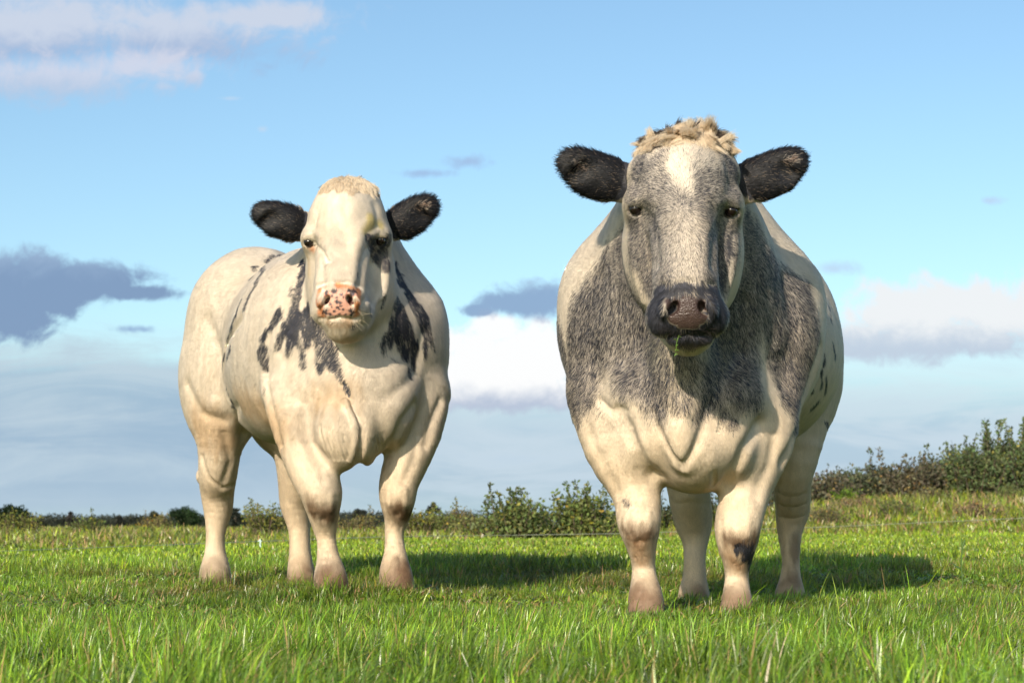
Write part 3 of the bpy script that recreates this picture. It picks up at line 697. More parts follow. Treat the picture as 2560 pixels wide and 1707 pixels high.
def left_coat(F):
    c = Coat(F, CREAM)
    hd, bd = (6.1, 6.85), (6.3, 8.3)
    k = dict(soft=0.006, rag=0.018, nscale=38)
    c.add('dark', [
        [(762, 650, 7), (757, 690, 13), (746, 730, 17), (734, 770, 20), (727, 810, 22), (728, 845, 20), (722, 875, 12)],
        [(732, 801, 16), (750, 857, 14), (763, 910, 7)], [(706, 840, 13), (702, 868, 11)],
        [(698, 786, 13), (678, 813, 12), (661, 842, 11)], [(660, 870, 13), (664, 908, 13)],
        [(772, 755, 12), (762, 801, 19), (769, 852, 15)], [(785, 800, 20), (800, 830, 28), (815, 868, 28), (836, 902, 20), (854, 932, 12), (872, 978, 6)],
        [(794, 880, 9), (808, 915, 8)]], 6.55, 7.6, 0.90, **k)
    c.add('dark', [
        [(988, 655, 9), (1000, 705, 17), (1028, 750, 22), (1052, 792, 24), (1070, 830, 18), (1084, 868, 6)],
        [(990, 760, 24), (1013, 817, 28), (1036, 868, 22), (1029, 910, 12), (1018, 935, 5)],
        [(978, 770, 22), (966, 833, 28), (950, 885, 24), (940, 925, 15), (920, 968, 7)],
        [(974, 900, 15), (966, 938, 8)], [(998, 833, 24), (1008, 878, 18)], [(1060, 860, 14), (1062, 890, 6)]], 6.75, 7.6, 0.90, **k)
    c.add('dark', [
        [(700, 640, 3), (673, 655, 4), (664, 676, 6), (643, 712, 7), (627, 738, 6), (614, 770, 5)], [(641, 667, 6), (634, 692, 7)],
        [(606, 748, 5), (594, 782, 5), (579, 813, 5), (567, 849, 4), (561, 889, 4), (558, 936, 3)], [(578, 865, 6), (569, 892, 6)],
        [(578, 992, 4), (584, 1013, 6)], [(600, 1021, 4)], [(568, 965, 3), (571, 975, 4)], [(663, 960, 2), (672, 1000, 3)], [(600, 770, 4)]], 6.6, 8.2, 0.85, soft=0.005, rag=0.012, nscale=45)
    # face
    c.add('dark', [[(918, 594, 14), (930, 612, 26), (950, 636, 27), (962, 664, 16)], [(955, 598, 24)]], *hd, 0.86, soft=0.008, rag=0.006, nscale=70)
    c.add('dark', [[(962, 742, 6), (954, 765, 3)], [(894, 678, 3), (893, 686, 3)], [(925, 770, 4), (928, 785, 4)], [(884, 812, 6), (893, 808, 4)]], *hd, 0.7, soft=0.005, rag=0.006, nscale=70)
    c.add('tint', [[(913, 574, 9), (930, 552, 19), (946, 560, 9)]], *hd, 0.65, color=(0.60, 0.47, 0.10), soft=0.014, rag=0.014)
    c.add('tint', [[(772, 600, 12), (784, 622, 7)]], *hd, 0.8, color=(0.75, 0.33, 0.16), soft=0.010, rag=0.004)
    c.add('tint', [[(770, 640, 8), (775, 680, 9)]], *hd, 0.4, color=(0.62, 0.42, 0.16), soft=0.015)
    c.add('tint', [[(802, 725, 9), (798, 760, 11), (806, 785, 7)], [(895, 725, 8), (898, 755, 9), (892, 780, 5)], [(815, 716, 6), (849, 712, 6), (882, 716, 6)]], *hd, 0.9, color=(0.85, 0.33, 0.14), soft=0.008)
    c.add('tint', [[(825, 806, 9), (875, 806, 9)]], *hd, 0.6, color=(0.55, 0.32, 0.16), soft=0.010)
    c.add('bare', [[(816, 735, 10), (849, 731, 13), (884, 735, 10)], [(830, 755, 14), (849, 757, 18), (868, 755, 14)], [(818, 778, 11), (849, 780, 11), (880, 778, 11)]], *hd, 1.0, color=(0.68, 0.36, 0.26), soft=0.003, rag=0.002)
    c.add('tint', [[(813, 751, 8), (820, 757, 6)], [(879, 750, 9), (872, 758, 6)]], *hd, 1.0, color=(0.10, 0.03, 0.025), soft=0.004)
    sp = [(835, 727, 6), (873, 725, 5), (885, 727, 6), (880, 736, 5), (818, 728, 4), (816, 735, 3), (822, 745, 3), (853, 736, 3), (870, 742, 4), (858, 742, 2), (830, 740, 3), (841, 745, 2.5), (842, 754, 3.5), (843, 756, 3),
          (851, 758, 3), (826, 760, 3), (851, 765, 2.5), (843, 769, 3), (835, 778, 3), (815, 783, 4), (810, 778, 4), (826, 785, 4), (847, 773, 2.5), (857, 774, 2), (876, 777, 4), (881, 782, 4), (878, 787, 3), (848, 785, 2.5), (864, 786, 2), (840, 789, 2), (829, 768, 2), (816, 776, 3)]
    for x, y, rr in sp:
        c.add('tint', [[(x, y, rr * 1.25)]], *hd, 0.95, color=(0.05, 0.04, 0.05), soft=0.0016, rag=0.0022, nscale=260, streak=(1, 1, 1))
    # ears, dark hair behind the poll
    c.add('dark', [[(640, 532, 54), (700, 553, 58), (735, 560, 44)], [(728, 530, 24), (750, 560, 20)], [(1086, 515, 54), (1030, 541, 58), (996, 555, 44)], [(1000, 525, 24), (984, 560, 18)]], 6.3, 7.0, 1.0, soft=0.006, rag=0.006)
    c.add('tint', [[(1043, 518, 6), (1058, 511, 6)]], 6.3, 7.0, 0.8, color=(0.35, 0.17, 0.09), soft=0.010)
    c.add('light', [[(1043, 518, 6), (1058, 511, 6)]], 6.3, 7.0, 0.35, soft=0.010)
    # stains on knees and feet
    c.add('tint', [[(780, 1268, 24), (815, 1286, 30)], [(998, 1270, 22), (1014, 1286, 26)]], 6.4, 7.2, 0.9, color=(0.12, 0.065, 0.03), soft=0.028, rag=0.018)
    c.add('tint', [[(810, 1440, 22), (835, 1470, 40)], [(1008, 1410, 16), (1010, 1440, 18), (995, 1475, 30)], [(752, 1470, 34)], [(508, 1465, 12)], [(538, 1475, 34)], [(832, 1480, 40)]], 6.4, 8.2, 0.85, color=(0.14, 0.08, 0.05), soft=0.03, rag=0.024)
    c.add('tint', [[(865, 850, 30), (800, 1000, 30), (850, 985, 45)], [(600, 1000, 40), (690, 1080, 60)], [(520, 1060, 60), (560, 1090, 50)]], 6.4, 8.2, 0.6, color=(0.56, 0.36, 0.18), soft=0.06, rag=0.03)
    return c

# ---------------- materials of the animals
def m_skin():
    m, k, out = material('cow_skin')
    b = k.n('ShaderNodeBsdfPrincipled'); a = k.n('ShaderNodeAttribute', attribute_name='coat')
    w = k.n('ShaderNodeAttribute', attribute_name='wet')
    k.link(a.outputs['Color'], b.inputs['Base Color'])
    k.link(k.math('SUBTRACT', 0.75, k.math('MULTIPLY', w.outputs['Fac'], 0.42)), b.inputs['Roughness'])
    tc = k.n('ShaderNodeTexCoord')
    v = k.n('ShaderNodeTexVoronoi'); k.link(tc.outputs['Object'], v.inputs['Vector']); v.inputs['Scale'].default_value = 230
    f, _ = k.noise(tc.outputs['Object'], 60, 4)
    bp = k.n('ShaderNodeBump'); bp.inputs['Distance'].default_value = 0.002
    k.link(k.math('MULTIPLY', w.outputs['Fac'], 0.9), bp.inputs['Strength'])
    k.link(k.math('ADD', v.outputs['Distance'], f), bp.inputs['Height'])
    k.link(bp.outputs[0], b.inputs['Normal'])
    b.inputs['Specular IOR Level'].default_value = 0.5
    b.inputs['Subsurface Weight'].default_value = 0.0
    k.link(b.outputs[0], out.inputs[0]); return m
def m_hair():
    m, k, out = material('cow_hair')
    b = k.n('ShaderNodeBsdfPrincipled'); a = k.n('ShaderNodeAttribute', attribute_name='hcol'); nn = k.n('ShaderNodeAttribute', attribute_name='hnrm')
    k.link(a.outputs['Color'], b.inputs['Base Color'])
    b.inputs['Roughness'].default_value = 0.50; b.inputs['Specular IOR Level'].default_value = 0.20
    k.link(nn.outputs['Vector'], b.inputs['Normal'])
    k.link(b.outputs[0], out.inputs[0]); return m
def m_hair2():
    m, k, out = material('cow_long_hair')
    b = k.n('ShaderNodeBsdfPrincipled'); a = k.n('ShaderNodeAttribute', attribute_name='hcol')
    k.link(a.outputs['Color'], b.inputs['Base Color']); b.inputs['Roughness'].default_value = 0.4; b.inputs['Specular IOR Level'].default_value = 0.35
    t = k.n('ShaderNodeBsdfTranslucent'); k.link(a.outputs['Color'], t.inputs['Color'])
    ms = k.n('ShaderNodeMixShader'); ms.inputs[0].default_value = 0.35; k.link(b.outputs[0], ms.inputs[1]); k.link(t.outputs[0], ms.inputs[2]); k.link(ms.outputs[0], out.inputs[0]); return m
def m_simple(name, col, rough, spec=0.5, coat=0.0, noise=None):
    m, k, out = material(name)
    b = k.n('ShaderNodeBsdfPrincipled')
    if noise:
        tc = k.n('ShaderNodeTexCoord'); f, _ = k.noise(tc.outputs['Object'], noise[0], 5)
        k.link(k.mix(k.ramp(f, 0.35, 0.65), col, noise[1]), b.inputs['Base Color'])
    else: b.inputs['Base Color'].default_value = (*col, 1)
    b.inputs['Roughness'].default_value = rough; b.inputs['Specular IOR Level'].default_value = spec; b.inputs['Coat Weight'].default_value = coat
    b.inputs['Coat Roughness'].default_value = 0.03
    k.link(b.outputs[0], out.inputs[0]); return m
SKIN, HAIR, HAIR2 = m_skin(), m_hair(), m_hair2()
EYE = m_simple('cow_eye', (0.010, 0.006, 0.005), 0.10, 0.5, 0.0)
HOOF = m_simple('hoof_horn', (0.06, 0.035, 0.025), 0.6, 0.3, noise=(40, (0.20, 0.12, 0.08)))

def unit(v): return v / np.maximum(np.sqrt((v * v).sum(-1, keepdims=True)), 1e-9)
def add_hair(name, root, direc, length, width, col, nrm, parent, curl=0.25, npts=4, mat=None, pts=None):
    """strands: root, direction, normal (n,3); length, width (n); leaning out then down along the skin"""
    n = len(root)
    hc = bpy.data.hair_curves.new(name)
    hc.add_curves([npts] * n)
    t = np.linspace(0, 1, npts)[None, :, None]
    side = unit(np.cross(direc, nrm))
    cur = rng.normal(0, 1, (n, 1, 1)) * curl
    P = root[:, None, :] + direc[:, None, :] * (length[:, None, None] * t) + side[:, None, :] * cur * length[:, None, None] * t * t
    if pts is not None: P = pts
    hc.points.foreach_set('position', P.astype(np.float32).ravel())
    rad = hc.attributes.get('radius') or hc.attributes.new('radius', 'FLOAT', 'POINT')
    rad.data.foreach_set('value', (0.5 * width[:, None] * (1 - 0.75 * t[:, :, 0] ** 1.5)).astype(np.float32).ravel())
    a = hc.attributes.new('hcol', 'FLOAT_COLOR', 'CURVE'); cc = np.ones((n, 4), np.float32); cc[:, :3] = col
    a.data.foreach_set('color', cc.ravel())
    a = hc.attributes.new('hnrm', 'FLOAT_VECTOR', 'CURVE'); a.data.foreach_set('vector', nrm.astype(np.float32).ravel())
    hc.materials.append(mat or HAIR)
    ob = bpy.data.objects.new(name, hc); C.objects.link(ob); child(ob, parent)
    return ob

def make_cow(label, F, eyes, coat, lo, hi, base, back, head, hooves, polls, n_hair, rname='cow', DARKC=DARK):
    """back: unit vector from chest to tail; head: (centre, radius, whorl point)"""
    root = tag(empty(rname, base), label, 'cow')
    coat.feet = [np.array([h[0], h[1], h[2]], np.float32) for h in hooves]
    V, Q = build_surface(F, lo, hi)
    g, _ = F.grad(V); nv = unit(g)
    V = (V + nv * (0.0028 * fbm(V, 8, 2, 81) + 0.0011 * fbm(V, 34, 3, 82))[:, None]).astype(np.float32)
    tint, dark, bare = coat(V)
    sk = tint * (1 - 0.93 * dark[:, None]) * np.where(bare > 0.5, 1.0, 0.88)[:, None]
    body = new_mesh('body', V, Q, SKIN); child(body, root)
    point_color(body.data, 'coat', sk)
    a = body.data.attributes.new('wet', 'FLOAT', 'POINT'); a.data.foreach_set('value', bare.astype(np.float32))
    # eyes
    for c in eyes:
        th = np.linspace(0, math.pi, 17); ph = np.linspace(0, 2 * math.pi, 33)[:-1]
        vs = np.array([[math.sin(a) * math.cos(b), math.sin(a) * math.sin(b), math.cos(a)] for a in th for b in ph]) * 0.0195 + c
        fs = np.array([[i * 32 + j, (i + 1) * 32 + j, (i + 1) * 32 + (j + 1) % 32, i * 32 + (j + 1) % 32] for i in range(16) for j in range(32)])
        child(new_mesh('eye', vs, fs, EYE), root)
    for hx, hy, hz, r in hooves:
        HF = Field()
        for s in (-1, 1):
            HF.limb([((hx + s * r * 0.50, hy - 0.012, hz + 0.012), r * 0.44), ((hx + s * r * 0.44, hy - 0.026, hz - 0.022), r * 0.58)], 0.006)
        hv, hq = build_surface(HF, (hx - 0.12, hy - 0.13, hz - 0.10), (hx + 0.12, hy + 0.10, hz + 0.10), 0.009, 1)
        hv[:, 2] = np.maximum(hv[:, 2], hz - 0.03)
        child(new_mesh('hoof', hv, hq, HOOF), root)
    # coat
    A, B, Cc, D = (V[Q[:, i]] for i in range(4))
    area = 0.5 * np.linalg.norm(np.cross(Cc - A, D - B), axis=1)
    cen = V[Q].mean(1)
    hcn, hr, whorl = head
    w = area.copy()
    inhead = np.linalg.norm(cen - hcn, axis=1) < hr
    w[inhead] *= 2.2
    away = nv[Q[:, 0]][:, 1] > 0.35
    w[away] *= 0.35
    w[cen[:, 2] < 0.06] *= 0.3
    qi = rng.choice(len(Q), n_hair, p=w / w.sum())
    u, v = rng.random((2, n_hair, 1))
    R = (A[qi] * (1 - u) + B[qi] * u) * (1 - v) + (D[qi] * (1 - u) + Cc[qi] * u) * v
    NR = unit((nv[Q[qi, 0]] * (1 - u) + nv[Q[qi, 1]] * u) * (1 - v) + (nv[Q[qi, 3]] * (1 - u) + nv[Q[qi, 2]] * u) * v)
    tint, dark, bare = coat(R)
    keep = bare < 0.4
    for c in eyes: keep &= ~((np.linalg.norm(R - c, axis=1) < 0.0215) & (R[:, 1] < c[1] + 0.004))
    R, NR, tint, dark = R[keep], NR[keep], tint[keep], dark[keep]; n = len(R)
    ih = np.linalg.norm(R - hcn, axis=1) < hr
    z = R[:, 2]
    flow = back[None] * (0.15 + 0.6 * sstep(z, 0.5, 0.85))[:, None] + np.array([0, 0, -1.0])
    flow = np.tile(flow, (1, 1)) if flow.ndim == 2 else flow
    rad = R - whorl; rad = unit(rad) + np.array([0, 0, -0.35])
    flow = np.where(ih[:, None], rad, flow)
    sw = np.stack([fbm(R, 7, 2, 21), fbm(R, 7, 2, 22), fbm(R, 7, 2, 23)], 1)
    flow = flow + sw * 0.22 + rng.normal(0, 0.06, (n, 3))
    earm = np.zeros(n, bool)
    for ec, er in polls['ears']: earm |= np.linalg.norm(R - ec, axis=1) < er
    eflow = unit(R - hcn) * np.array([1, 0.2, 0.6]) + rng.normal(0, 0.25, (n, 3)) + np.array([0, -0.1, -0.25])
    flow = np.where(earm[:, None], eflow, flow)
    tang = unit(flow - (flow * NR).sum(1, keepdims=True) * NR)
    lift = np.where(ih, 0.13, 0.13 + 0.04 * (dark > 0.2)) + np.abs(rng.normal(0, 0.045, n)); lift = np.where(earm, 0.5 + 0.5 * sw[:, 0], lift)
    dr = unit(tang + NR * lift[:, None])
    ln = np.where(ih, 0.009, 0.0135) * (0.7 + 0.6 * rng.random(n)); rim = np.clip(1 - np.abs(NR[:, 1]) * 1.3, 0, 1); ln = np.where(earm, 0.009 + 0.016 * rng.random(n) ** 2 + 0.014 * rim * rng.random(n), ln)
    ln = np.where(z < 0.60, 0.007 + 0.003 * rng.random(n), ln)
    isd = rng.random(n) < np.clip(dark * (1 + 0.34 * fbm(R * np.array([1, 1, 0.22]), 75, 2, 9) + 0.25 * fbm(R, 12, 2, 19)), 0, 1)
    isd |= dark > 0.97
    ln = np.where((dark > 0.3) & (~ih) & (~earm), ln * 1.35, ln)
    br = np.clip(1 + rng.normal(0, 0.05, n) + 0.16 * fbm(R * np.array([1, 1, 0.25]), 70, 2, 15), 0.7, 1.25)[:, None]
    col = tint * br
    dc = np.array(DARKC, np.float32) * (0.6 + 1.3 * rng.random((n, 1)) ** 2) * np.where(earm, 0.32, 1.0)[:, None]
    tanh = earm & (rng.random(n) < 0.03); dc[tanh] = np.array([0.22, 0.17, 0.13])
    col = np.where(isd[:, None], dc, col)
    nj = unit(NR + 0.07 * rng.normal(0, 1, (n, 3)) + 0.10 * sw)
    wd = np.where(earm, 0.0013, np.where(ih, 0.0007, 0.0009)) * (0.8 + 0.4 * rng.random(n))
    add_hair('coat', R + NR * 0.0002, dr, ln, wd, col, nj, root, 0.15, 3)
    # hair between the ears, in locks
    pc = polls['tuft']; nt = polls['n']
    e2 = (((cen - pc[0]) / np.array(pc[1])) ** 2).sum(1) + 0.35 * fbm(cen, 26, 2, 51)
    m = np.nonzero(e2 < 1.25)[0]; wt = area[m] * (1 - sstep(e2[m], 0.45, 1.25)) + 1e-9
    qi = rng.choice(m, nt, p=wt / wt.sum()); fade = 1 - 0.62 * sstep(e2[qi], 0.35, 1.15)
    R = cen[qi] + rng.normal(0, 0.003, (nt, 3)); NR = nv[Q[qi, 0]]
    nl = polls['locks']; li = rng.choice(nt, nl, replace=False); LC = R[li]
    near = np.concatenate([((R[i:i + 2000, None] - LC[None]) ** 2).sum(2).argmin(1) for i in range(0, nt, 2000)])
    lj = rng.normal(0, 1, (nl, 3)); lb = rng.random(nl); ll = 0.7 + 0.6 * rng.random(nl)
    ahead = np.clip((pc[0][1] - R[:, 1]) / pc[1][1] + 0.45, 0, 1)[:, None]          # 1 on the forehead side, 0 behind the poll
    dr = unit(NR * polls.get('lift', 0.55) * (1.25 - ahead) + np.array([0, -0.35, polls.get('fall', -0.35)]) * (0.4 + ahead) + (R - pc[0]) * np.array([2.6, 0, 1.0]) + lj[near] * polls['mess'] + rng.normal(0, 0.10, (nt, 3)))
    dr = unit(dr + NR * np.maximum(0, 0.12 - (dr * NR).sum(1, keepdims=True)))
    edge = np.abs(R[:, 0] - pc[0][0]) / pc[1][0]; mid = (np.abs(R[:, 0] - pc[0][0] - 0.010) < 0.016) & (R[:, 2] > pc[0][2] + 0.015)
    rd = rng.random(nt); dk = (0.9 * (lb[near] - 0.5) + edge * 0.75 + (R[:, 1] - pc[0][1]) * 5 + polls['dk'] + polls['mid'] * mid) > 0.62
    col = np.where(dk[:, None], np.array([0.13, 0.105, 0.085]) * (0.4 + rd[:, None]), np.array([0.80, 0.68, 0.52]) * (0.80 + 0.30 * rd[:, None]))
    ln = polls['len'] * (0.6 + 0.5 * rng.random(nt)) * ll[near] * fade
    npt = 6; t = np.linspace(0, 1, npt)[None, :, None]
    hc_pull = (LC[near] - R) * 0.55
    Pc = R[:, None] + dr[:, None] * ln[:, None, None] * t + hc_pull[:, None] * t ** 1.5 + np.array([0, -0.1, -1.0]) * (ln * 0.35)[:, None, None] * t ** 2 + lj[near][:, None] * (ln * polls['mess'] * 0.35)[:, None, None] * t ** 2
    add_hair('poll_tuft', R, dr, ln, np.full(nt, 0.0013), col, NR, root, 0, npt, HAIR2, Pc)
    # eyelashes and whiskers
    ws = []
    for c in eyes:
        for i in range(26): ws.append((c + np.array([rng.uniform(-0.02, 0.02), -0.012, 0.016]), np.array([rng.normal(0, 0.4), -0.8, -0.25 + rng.normal(0, 0.25)]), 0.018, DARKC if polls['dark'] else (0.5, 0.4, 0.25)))
    for i in range(60):
        a = rng.uniform(-1, 1); p = polls['chin'] + np.array([a * 0.075, rng.uniform(-0.01, 0.03), rng.uniform(-0.03, 0.035)])
        ws.append((p, np.array([a * 0.9, -0.5, -0.35]) + rng.normal(0, 0.25, 3), rng.uniform(0.02, 0.045), (0.05, 0.04, 0.04) if polls['dark'] else (0.6, 0.5, 0.35)))
    R = np.array([w[0] for w in ws]); dr = unit(np.array([w[1] for w in ws]))
    R = project(F, R.astype(np.float32), 3)
    add_hair('whiskers', R, dr, np.array([w[2] for w in ws]), np.full(len(ws), 0.0009), np.array([w[3] for w in ws]), unit(np.cross(np.cross(dr, [0, -1, 0.2]), dr) + 1e-6), root, 0.3, 4, HAIR2)
    return root
# ---------------------------------------------------------------- the two cows
def hv(px, py, D, r): p = at(px, py, D); return (p[0], p[1], p[2], px2m(r, D))
FR, EYR = right_cow_field()
make_cow('big grey roan cow with black muzzle and white legs standing on the right', FR, EYR, right_coat(FR),
         (0.1, 5.1, -0.06), (1.7, 8.0, 1.65), at(1740, 1540, 6.6), unit(np.array([0.24, 0.97, 0.0])),
         (at(1712, 560, 5.62), 0.36, at(1706, 500, 5.30)),
         [hv(1617, 1540, 5.96, 46), hv(1843, 1545, 5.96, 42), hv(1974, 1528, 7.30, 36), hv(1737, 1533, 7.15, 38)],
         dict(tuft=(at(1714, 356, 5.62), (0.150, 0.12, 0.105)), n=16000, len=0.052, locks=130, mess=0.36, lift=0.6, fall=-0.30, mid=0.35, dark=True, chin=at(1720, 835, 5.36),
              ears=[(at(1455, 425, 5.68), 0.135), (at(1960, 422, 5.68), 0.135)], dk=0.14), 1150000)
FL, EYL = left_cow_field()
make_cow('white cow with dark blotches on neck, pink spotted nose and black ears', FL, EYL, left_coat(FL),
         (-1.7, 6.2, -0.03), (0.1, 8.7, 1.65), at(760, 1480, 7.3), unit(np.array([-0.46, 0.89, 0.0])),
         (at(866, 650, 6.68), 0.32, at(860, 560, 6.45)),
         [hv(831, 1482, 6.66, 42), hv(996, 1476, 6.82, 42), hv(538, 1474, 7.80, 38), hv(756, 1470, 7.97, 36)],
         dict(tuft=(at(872, 478, 6.70), (0.105, 0.10, 0.075)), n=12000, len=0.040, locks=110, mess=0.16, mid=0.0, dark=False, chin=at(850, 800, 6.44),
              ears=[(at(685, 548, 6.76), 0.115), (at(1045, 535, 6.8), 0.115)], lift=0.30, fall=-0.9, dk=-0.20), 1000000)
print('cows', round(time.time() - T0, 1))
# ---------------------------------------------------------------- the land
def gz(x, y):
    x = np.asarray(x, float); y = np.asarray(y, float)
    z = np.interp(y, [-20, 2, 6, 6.8, 7.6, 8.6, 10.2, 14, 22, 60, 200, 700, 3000], [-0.06, -0.02, 0.0, 0.012, 0.018, 0.06, 0.118, 0.100, 0.125, 0.16, 0.12, 0.10, 0.10])
    z = z - 0.035 * sstep(-x / np.maximum(y, 1), 0.0, 0.25) * sstep(y, 8.5, 11) * (1 - sstep(y, 16, 22))
    for hx, hy, dz, r in ((0.44, 5.96, 0, .5),):
        z = z + dz
    # a low bank rises behind the field on the right
    a = sstep(x / np.maximum(y, 1), -0.02, 0.26) * sstep(y, 24, 42) * 0.78
    z = z + a * (1 - sstep(y, 70, 140))
    # hollows under the hind feet of the grey cow, a swell under the white cow's front feet
    for hx, hy, dz, r in HOLES: z = z + dz * np.exp(-((x - hx) ** 2 + (y - hy) ** 2) / (r * r))
    z = z + 0.012 * np.sin(x * 2.1 + y * 1.3) * np.sin(y * 1.7 - x * 0.6) * (y < 25)
    return z
HOLES = []
def _fit():
    for hx, hy, hz in [tuple(at(617 + 1000, 1545, 5.96)), tuple(at(1843, 1549, 5.96)), tuple(at(1974, 1530, 7.30)), tuple(at(1737, 1536, 7.15)),
                       tuple(at(831, 1488, 6.66)), tuple(at(996, 1482, 6.82)), tuple(at(538, 1480, 7.80)), tuple(at(756, 1476, 7.97))]:
        for _ in range(1):
            HOLES.append([hx, hy, 0.0, 0.30])
    tz = [at(617 + 1000, 1545, 5.96)[2], at(1843, 1549, 5.96)[2], at(1974, 1530, 7.30)[2], at(1737, 1536, 7.15)[2], at(831, 1488, 6.66)[2], at(996, 1482, 6.82)[2], at(538, 1480, 7.80)[2], at(756, 1476, 7.97)[2]]
    n = len(HOLES); A = np.zeros((n, n)); r0 = np.zeros(n)
    for i in range(n):
        r0[i] = tz[i] - float(gz(HOLES[i][0], HOLES[i][1]))
        for j in range(n): A[i, j] = math.exp(-((HOLES[i][0] - HOLES[j][0]) ** 2 + (HOLES[i][1] - HOLES[j][1]) ** 2) / 0.09)
    s = np.linalg.solve(A, r0)
    for i in range(n): HOLES[i][2] = float(s[i])
_fit()

def ground_sheet():
    xs = np.concatenate([-np.geomspace(1500, 12, 30), np.linspace(-11.5, 14, 180), np.geomspace(15, 1500, 32)])
    ys = np.concatenate([[-30, -12, -4], np.linspace(-1, 13, 170), np.geomspace(13.3, 90, 70), np.geomspace(100, 3000, 24)])
    gx, gy = np.meshgrid(xs, ys, indexing='ij'); V = np.stack([gx, gy, gz(gx, gy)], -1).reshape(-1, 3)
    nx, ny = len(xs), len(ys); i = np.arange(nx - 1)[:, None] * ny + np.arange(ny - 1)[None, :]
    Fq = np.stack([i, i + ny, i + ny + 1, i + 1], -1).reshape(-1, 4)
    m, k, out = material('meadow_soil'); b = k.n('ShaderNodeBsdfPrincipled'); tc = k.n('ShaderNodeTexCoord')
    f1, _ = k.noise(tc.outputs['Object'], 0.9, 6); f2, _ = k.noise(tc.outputs['Object'], 28, 6)
    c = k.mix(k.ramp(f1, 0.35, 0.65), (0.075, 0.125, 0.020), (0.115, 0.165, 0.030))
    c = k.mix(k.math('MULTIPLY', k.ramp(f2, 0.45, 0.75), 0.6), c, (0.13, 0.10, 0.045))
    k.link(c, b.inputs['Base Color']); b.inputs['Roughness'].default_value = 0.95; b.inputs['Specular IOR Level'].default_value = 0.1
    bp = k.n('ShaderNodeBump'); bp.inputs['Distance'].default_value = 0.02; k.link(f2, bp.inputs['Height']); k.link(bp.outputs[0], b.inputs['Normal'])
    k.link(b.outputs[0], out.inputs[0])
    o = new_mesh('ground', V, Fq, m); tag(o, kind='structure')
ground_sheet()

def leaf_material(name, trans=0.45, rough=0.5, spec=0.35):
    m, k, out = material(name)
    a = k.n('ShaderNodeAttribute', attribute_name='leafcol')
    b = k.n('ShaderNodeBsdfPrincipled'); b.inputs['Roughness'].default_value = rough; b.inputs['Specular IOR Level'].default_value = spec
    k.link(a.outputs['Color'], b.inputs['Base Color'])
    t = k.n('ShaderNodeBsdfTranslucent'); k.link(k.mix(1.0, a.outputs['Color'], a.outputs['Color']), t.inputs['Color'])
    ms = k.n('ShaderNodeMixShader'); ms.inputs[0].default_value = trans; k.link(b.outputs[0], ms.inputs[1]); k.link(t.outputs[0], ms.inputs[2])
    k.link(ms.outputs[0], out.inputs[0]); return m
GRASS = leaf_material('grass_blade', 0.22, 0.34, 0.5)
LEAF = leaf_material('leaf', 0.30, 0.55, 0.25)
BARK = m_simple('bark', (0.09, 0.065, 0.045), 0.9, 0.1, noise=(30, (0.16, 0.13, 0.10)))

def blades(name, x, y, z, h, w, lean, col, seg=3, mat=GRASS, droop=0.5, smooth=False, wind=0.0, ang=None):
    """grass blades: base, height, width, sideways lean; each a tapering folded strip"""
    n = len(x); a = rng.random(n) * 2 * math.pi if ang is None else ang; fa = rng.random(n) * 2 * math.pi
    dx, dy = np.cos(a) * lean + wind * (0.3 + lean), np.sin(a) * lean
    wx, wy = np.cos(fa) * w * 0.5, np.sin(fa) * w * 0.5
    V = np.empty((n, seg * 2 + 1, 3), np.float32)
    for s in range(seg + 1):
        t = s / seg; b = t ** 1.8
        cx = x + dx * b * h; cy = y + dy * b * h; cz = z + h * (t - droop * lean * t * t * 0.6)
        if s == seg: V[:, -1] = np.stack([cx, cy, cz], 1)
        else:
            ww = 1 - 0.55 * t
            V[:, 2 * s] = np.stack([cx - wx * ww, cy - wy * ww, cz], 1); V[:, 2 * s + 1] = np.stack([cx + wx * ww, cy + wy * ww, cz], 1)
    base = (np.arange(n) * (seg * 2 + 1))[:, None]
    q = np.concatenate([base + np.array([[2 * s, 2 * s + 1, 2 * s + 3, 2 * s + 2]]) for s in range(seg - 1)]) if seg > 1 else np.zeros((0, 4), int)
    tr = base + np.array([[2 * seg - 2, 2 * seg - 1, 2 * seg]])
    o = new_mesh(name, V.reshape(-1, 3), [q, tr] if len(q) else [tr], mat, smooth=smooth)
    tt = np.concatenate([np.repeat(np.arange(seg) / seg, 2), [1.0]])[None, :, None]
    cc = col[:, None, :] * (1.0 + 0.0 * tt)
    point_color(o.data, 'leafcol', cc.reshape(-1, 3))
    return o

def grass_colors(n, x, y, dry=0.07, yellow=0.0):
    p = np.stack([x, y, x * 0], 1); f = fbm(p, 0.9, 3, 61)[:, None]; f2 = fbm(p, 5, 2, 62)[:, None]
    c = np.array([0.155, 0.285, 0.028]) * (1 + 0.50 * f) * (1 + 0.3 * f2)
    c = c * np.array([1 + 0.25 * yellow, 1 + 0.05 * yellow, 1])
    c = c * (0.45 + 0.95 * rng.random((n, 1))) * (1 + rng.normal(0, 0.07, (n, 3)))
    dg = rng.random(n) < 0.30; c[dg] *= 0.50
    yg = rng.random(n) < 0.34; c[yg] *= np.array([1.7, 1.45, 0.95])
    dr = rng.random(n) < dry * (1 + 1.2 * np.clip(fbm(p, 1.6, 2, 63), -0.8, 1)); c[dr] = np.array([0.42, 0.30, 0.12]) * (0.6 + 0.7 * rng.random((dr.sum(), 1)))
    return np.clip(c, 0.004, 0.8)

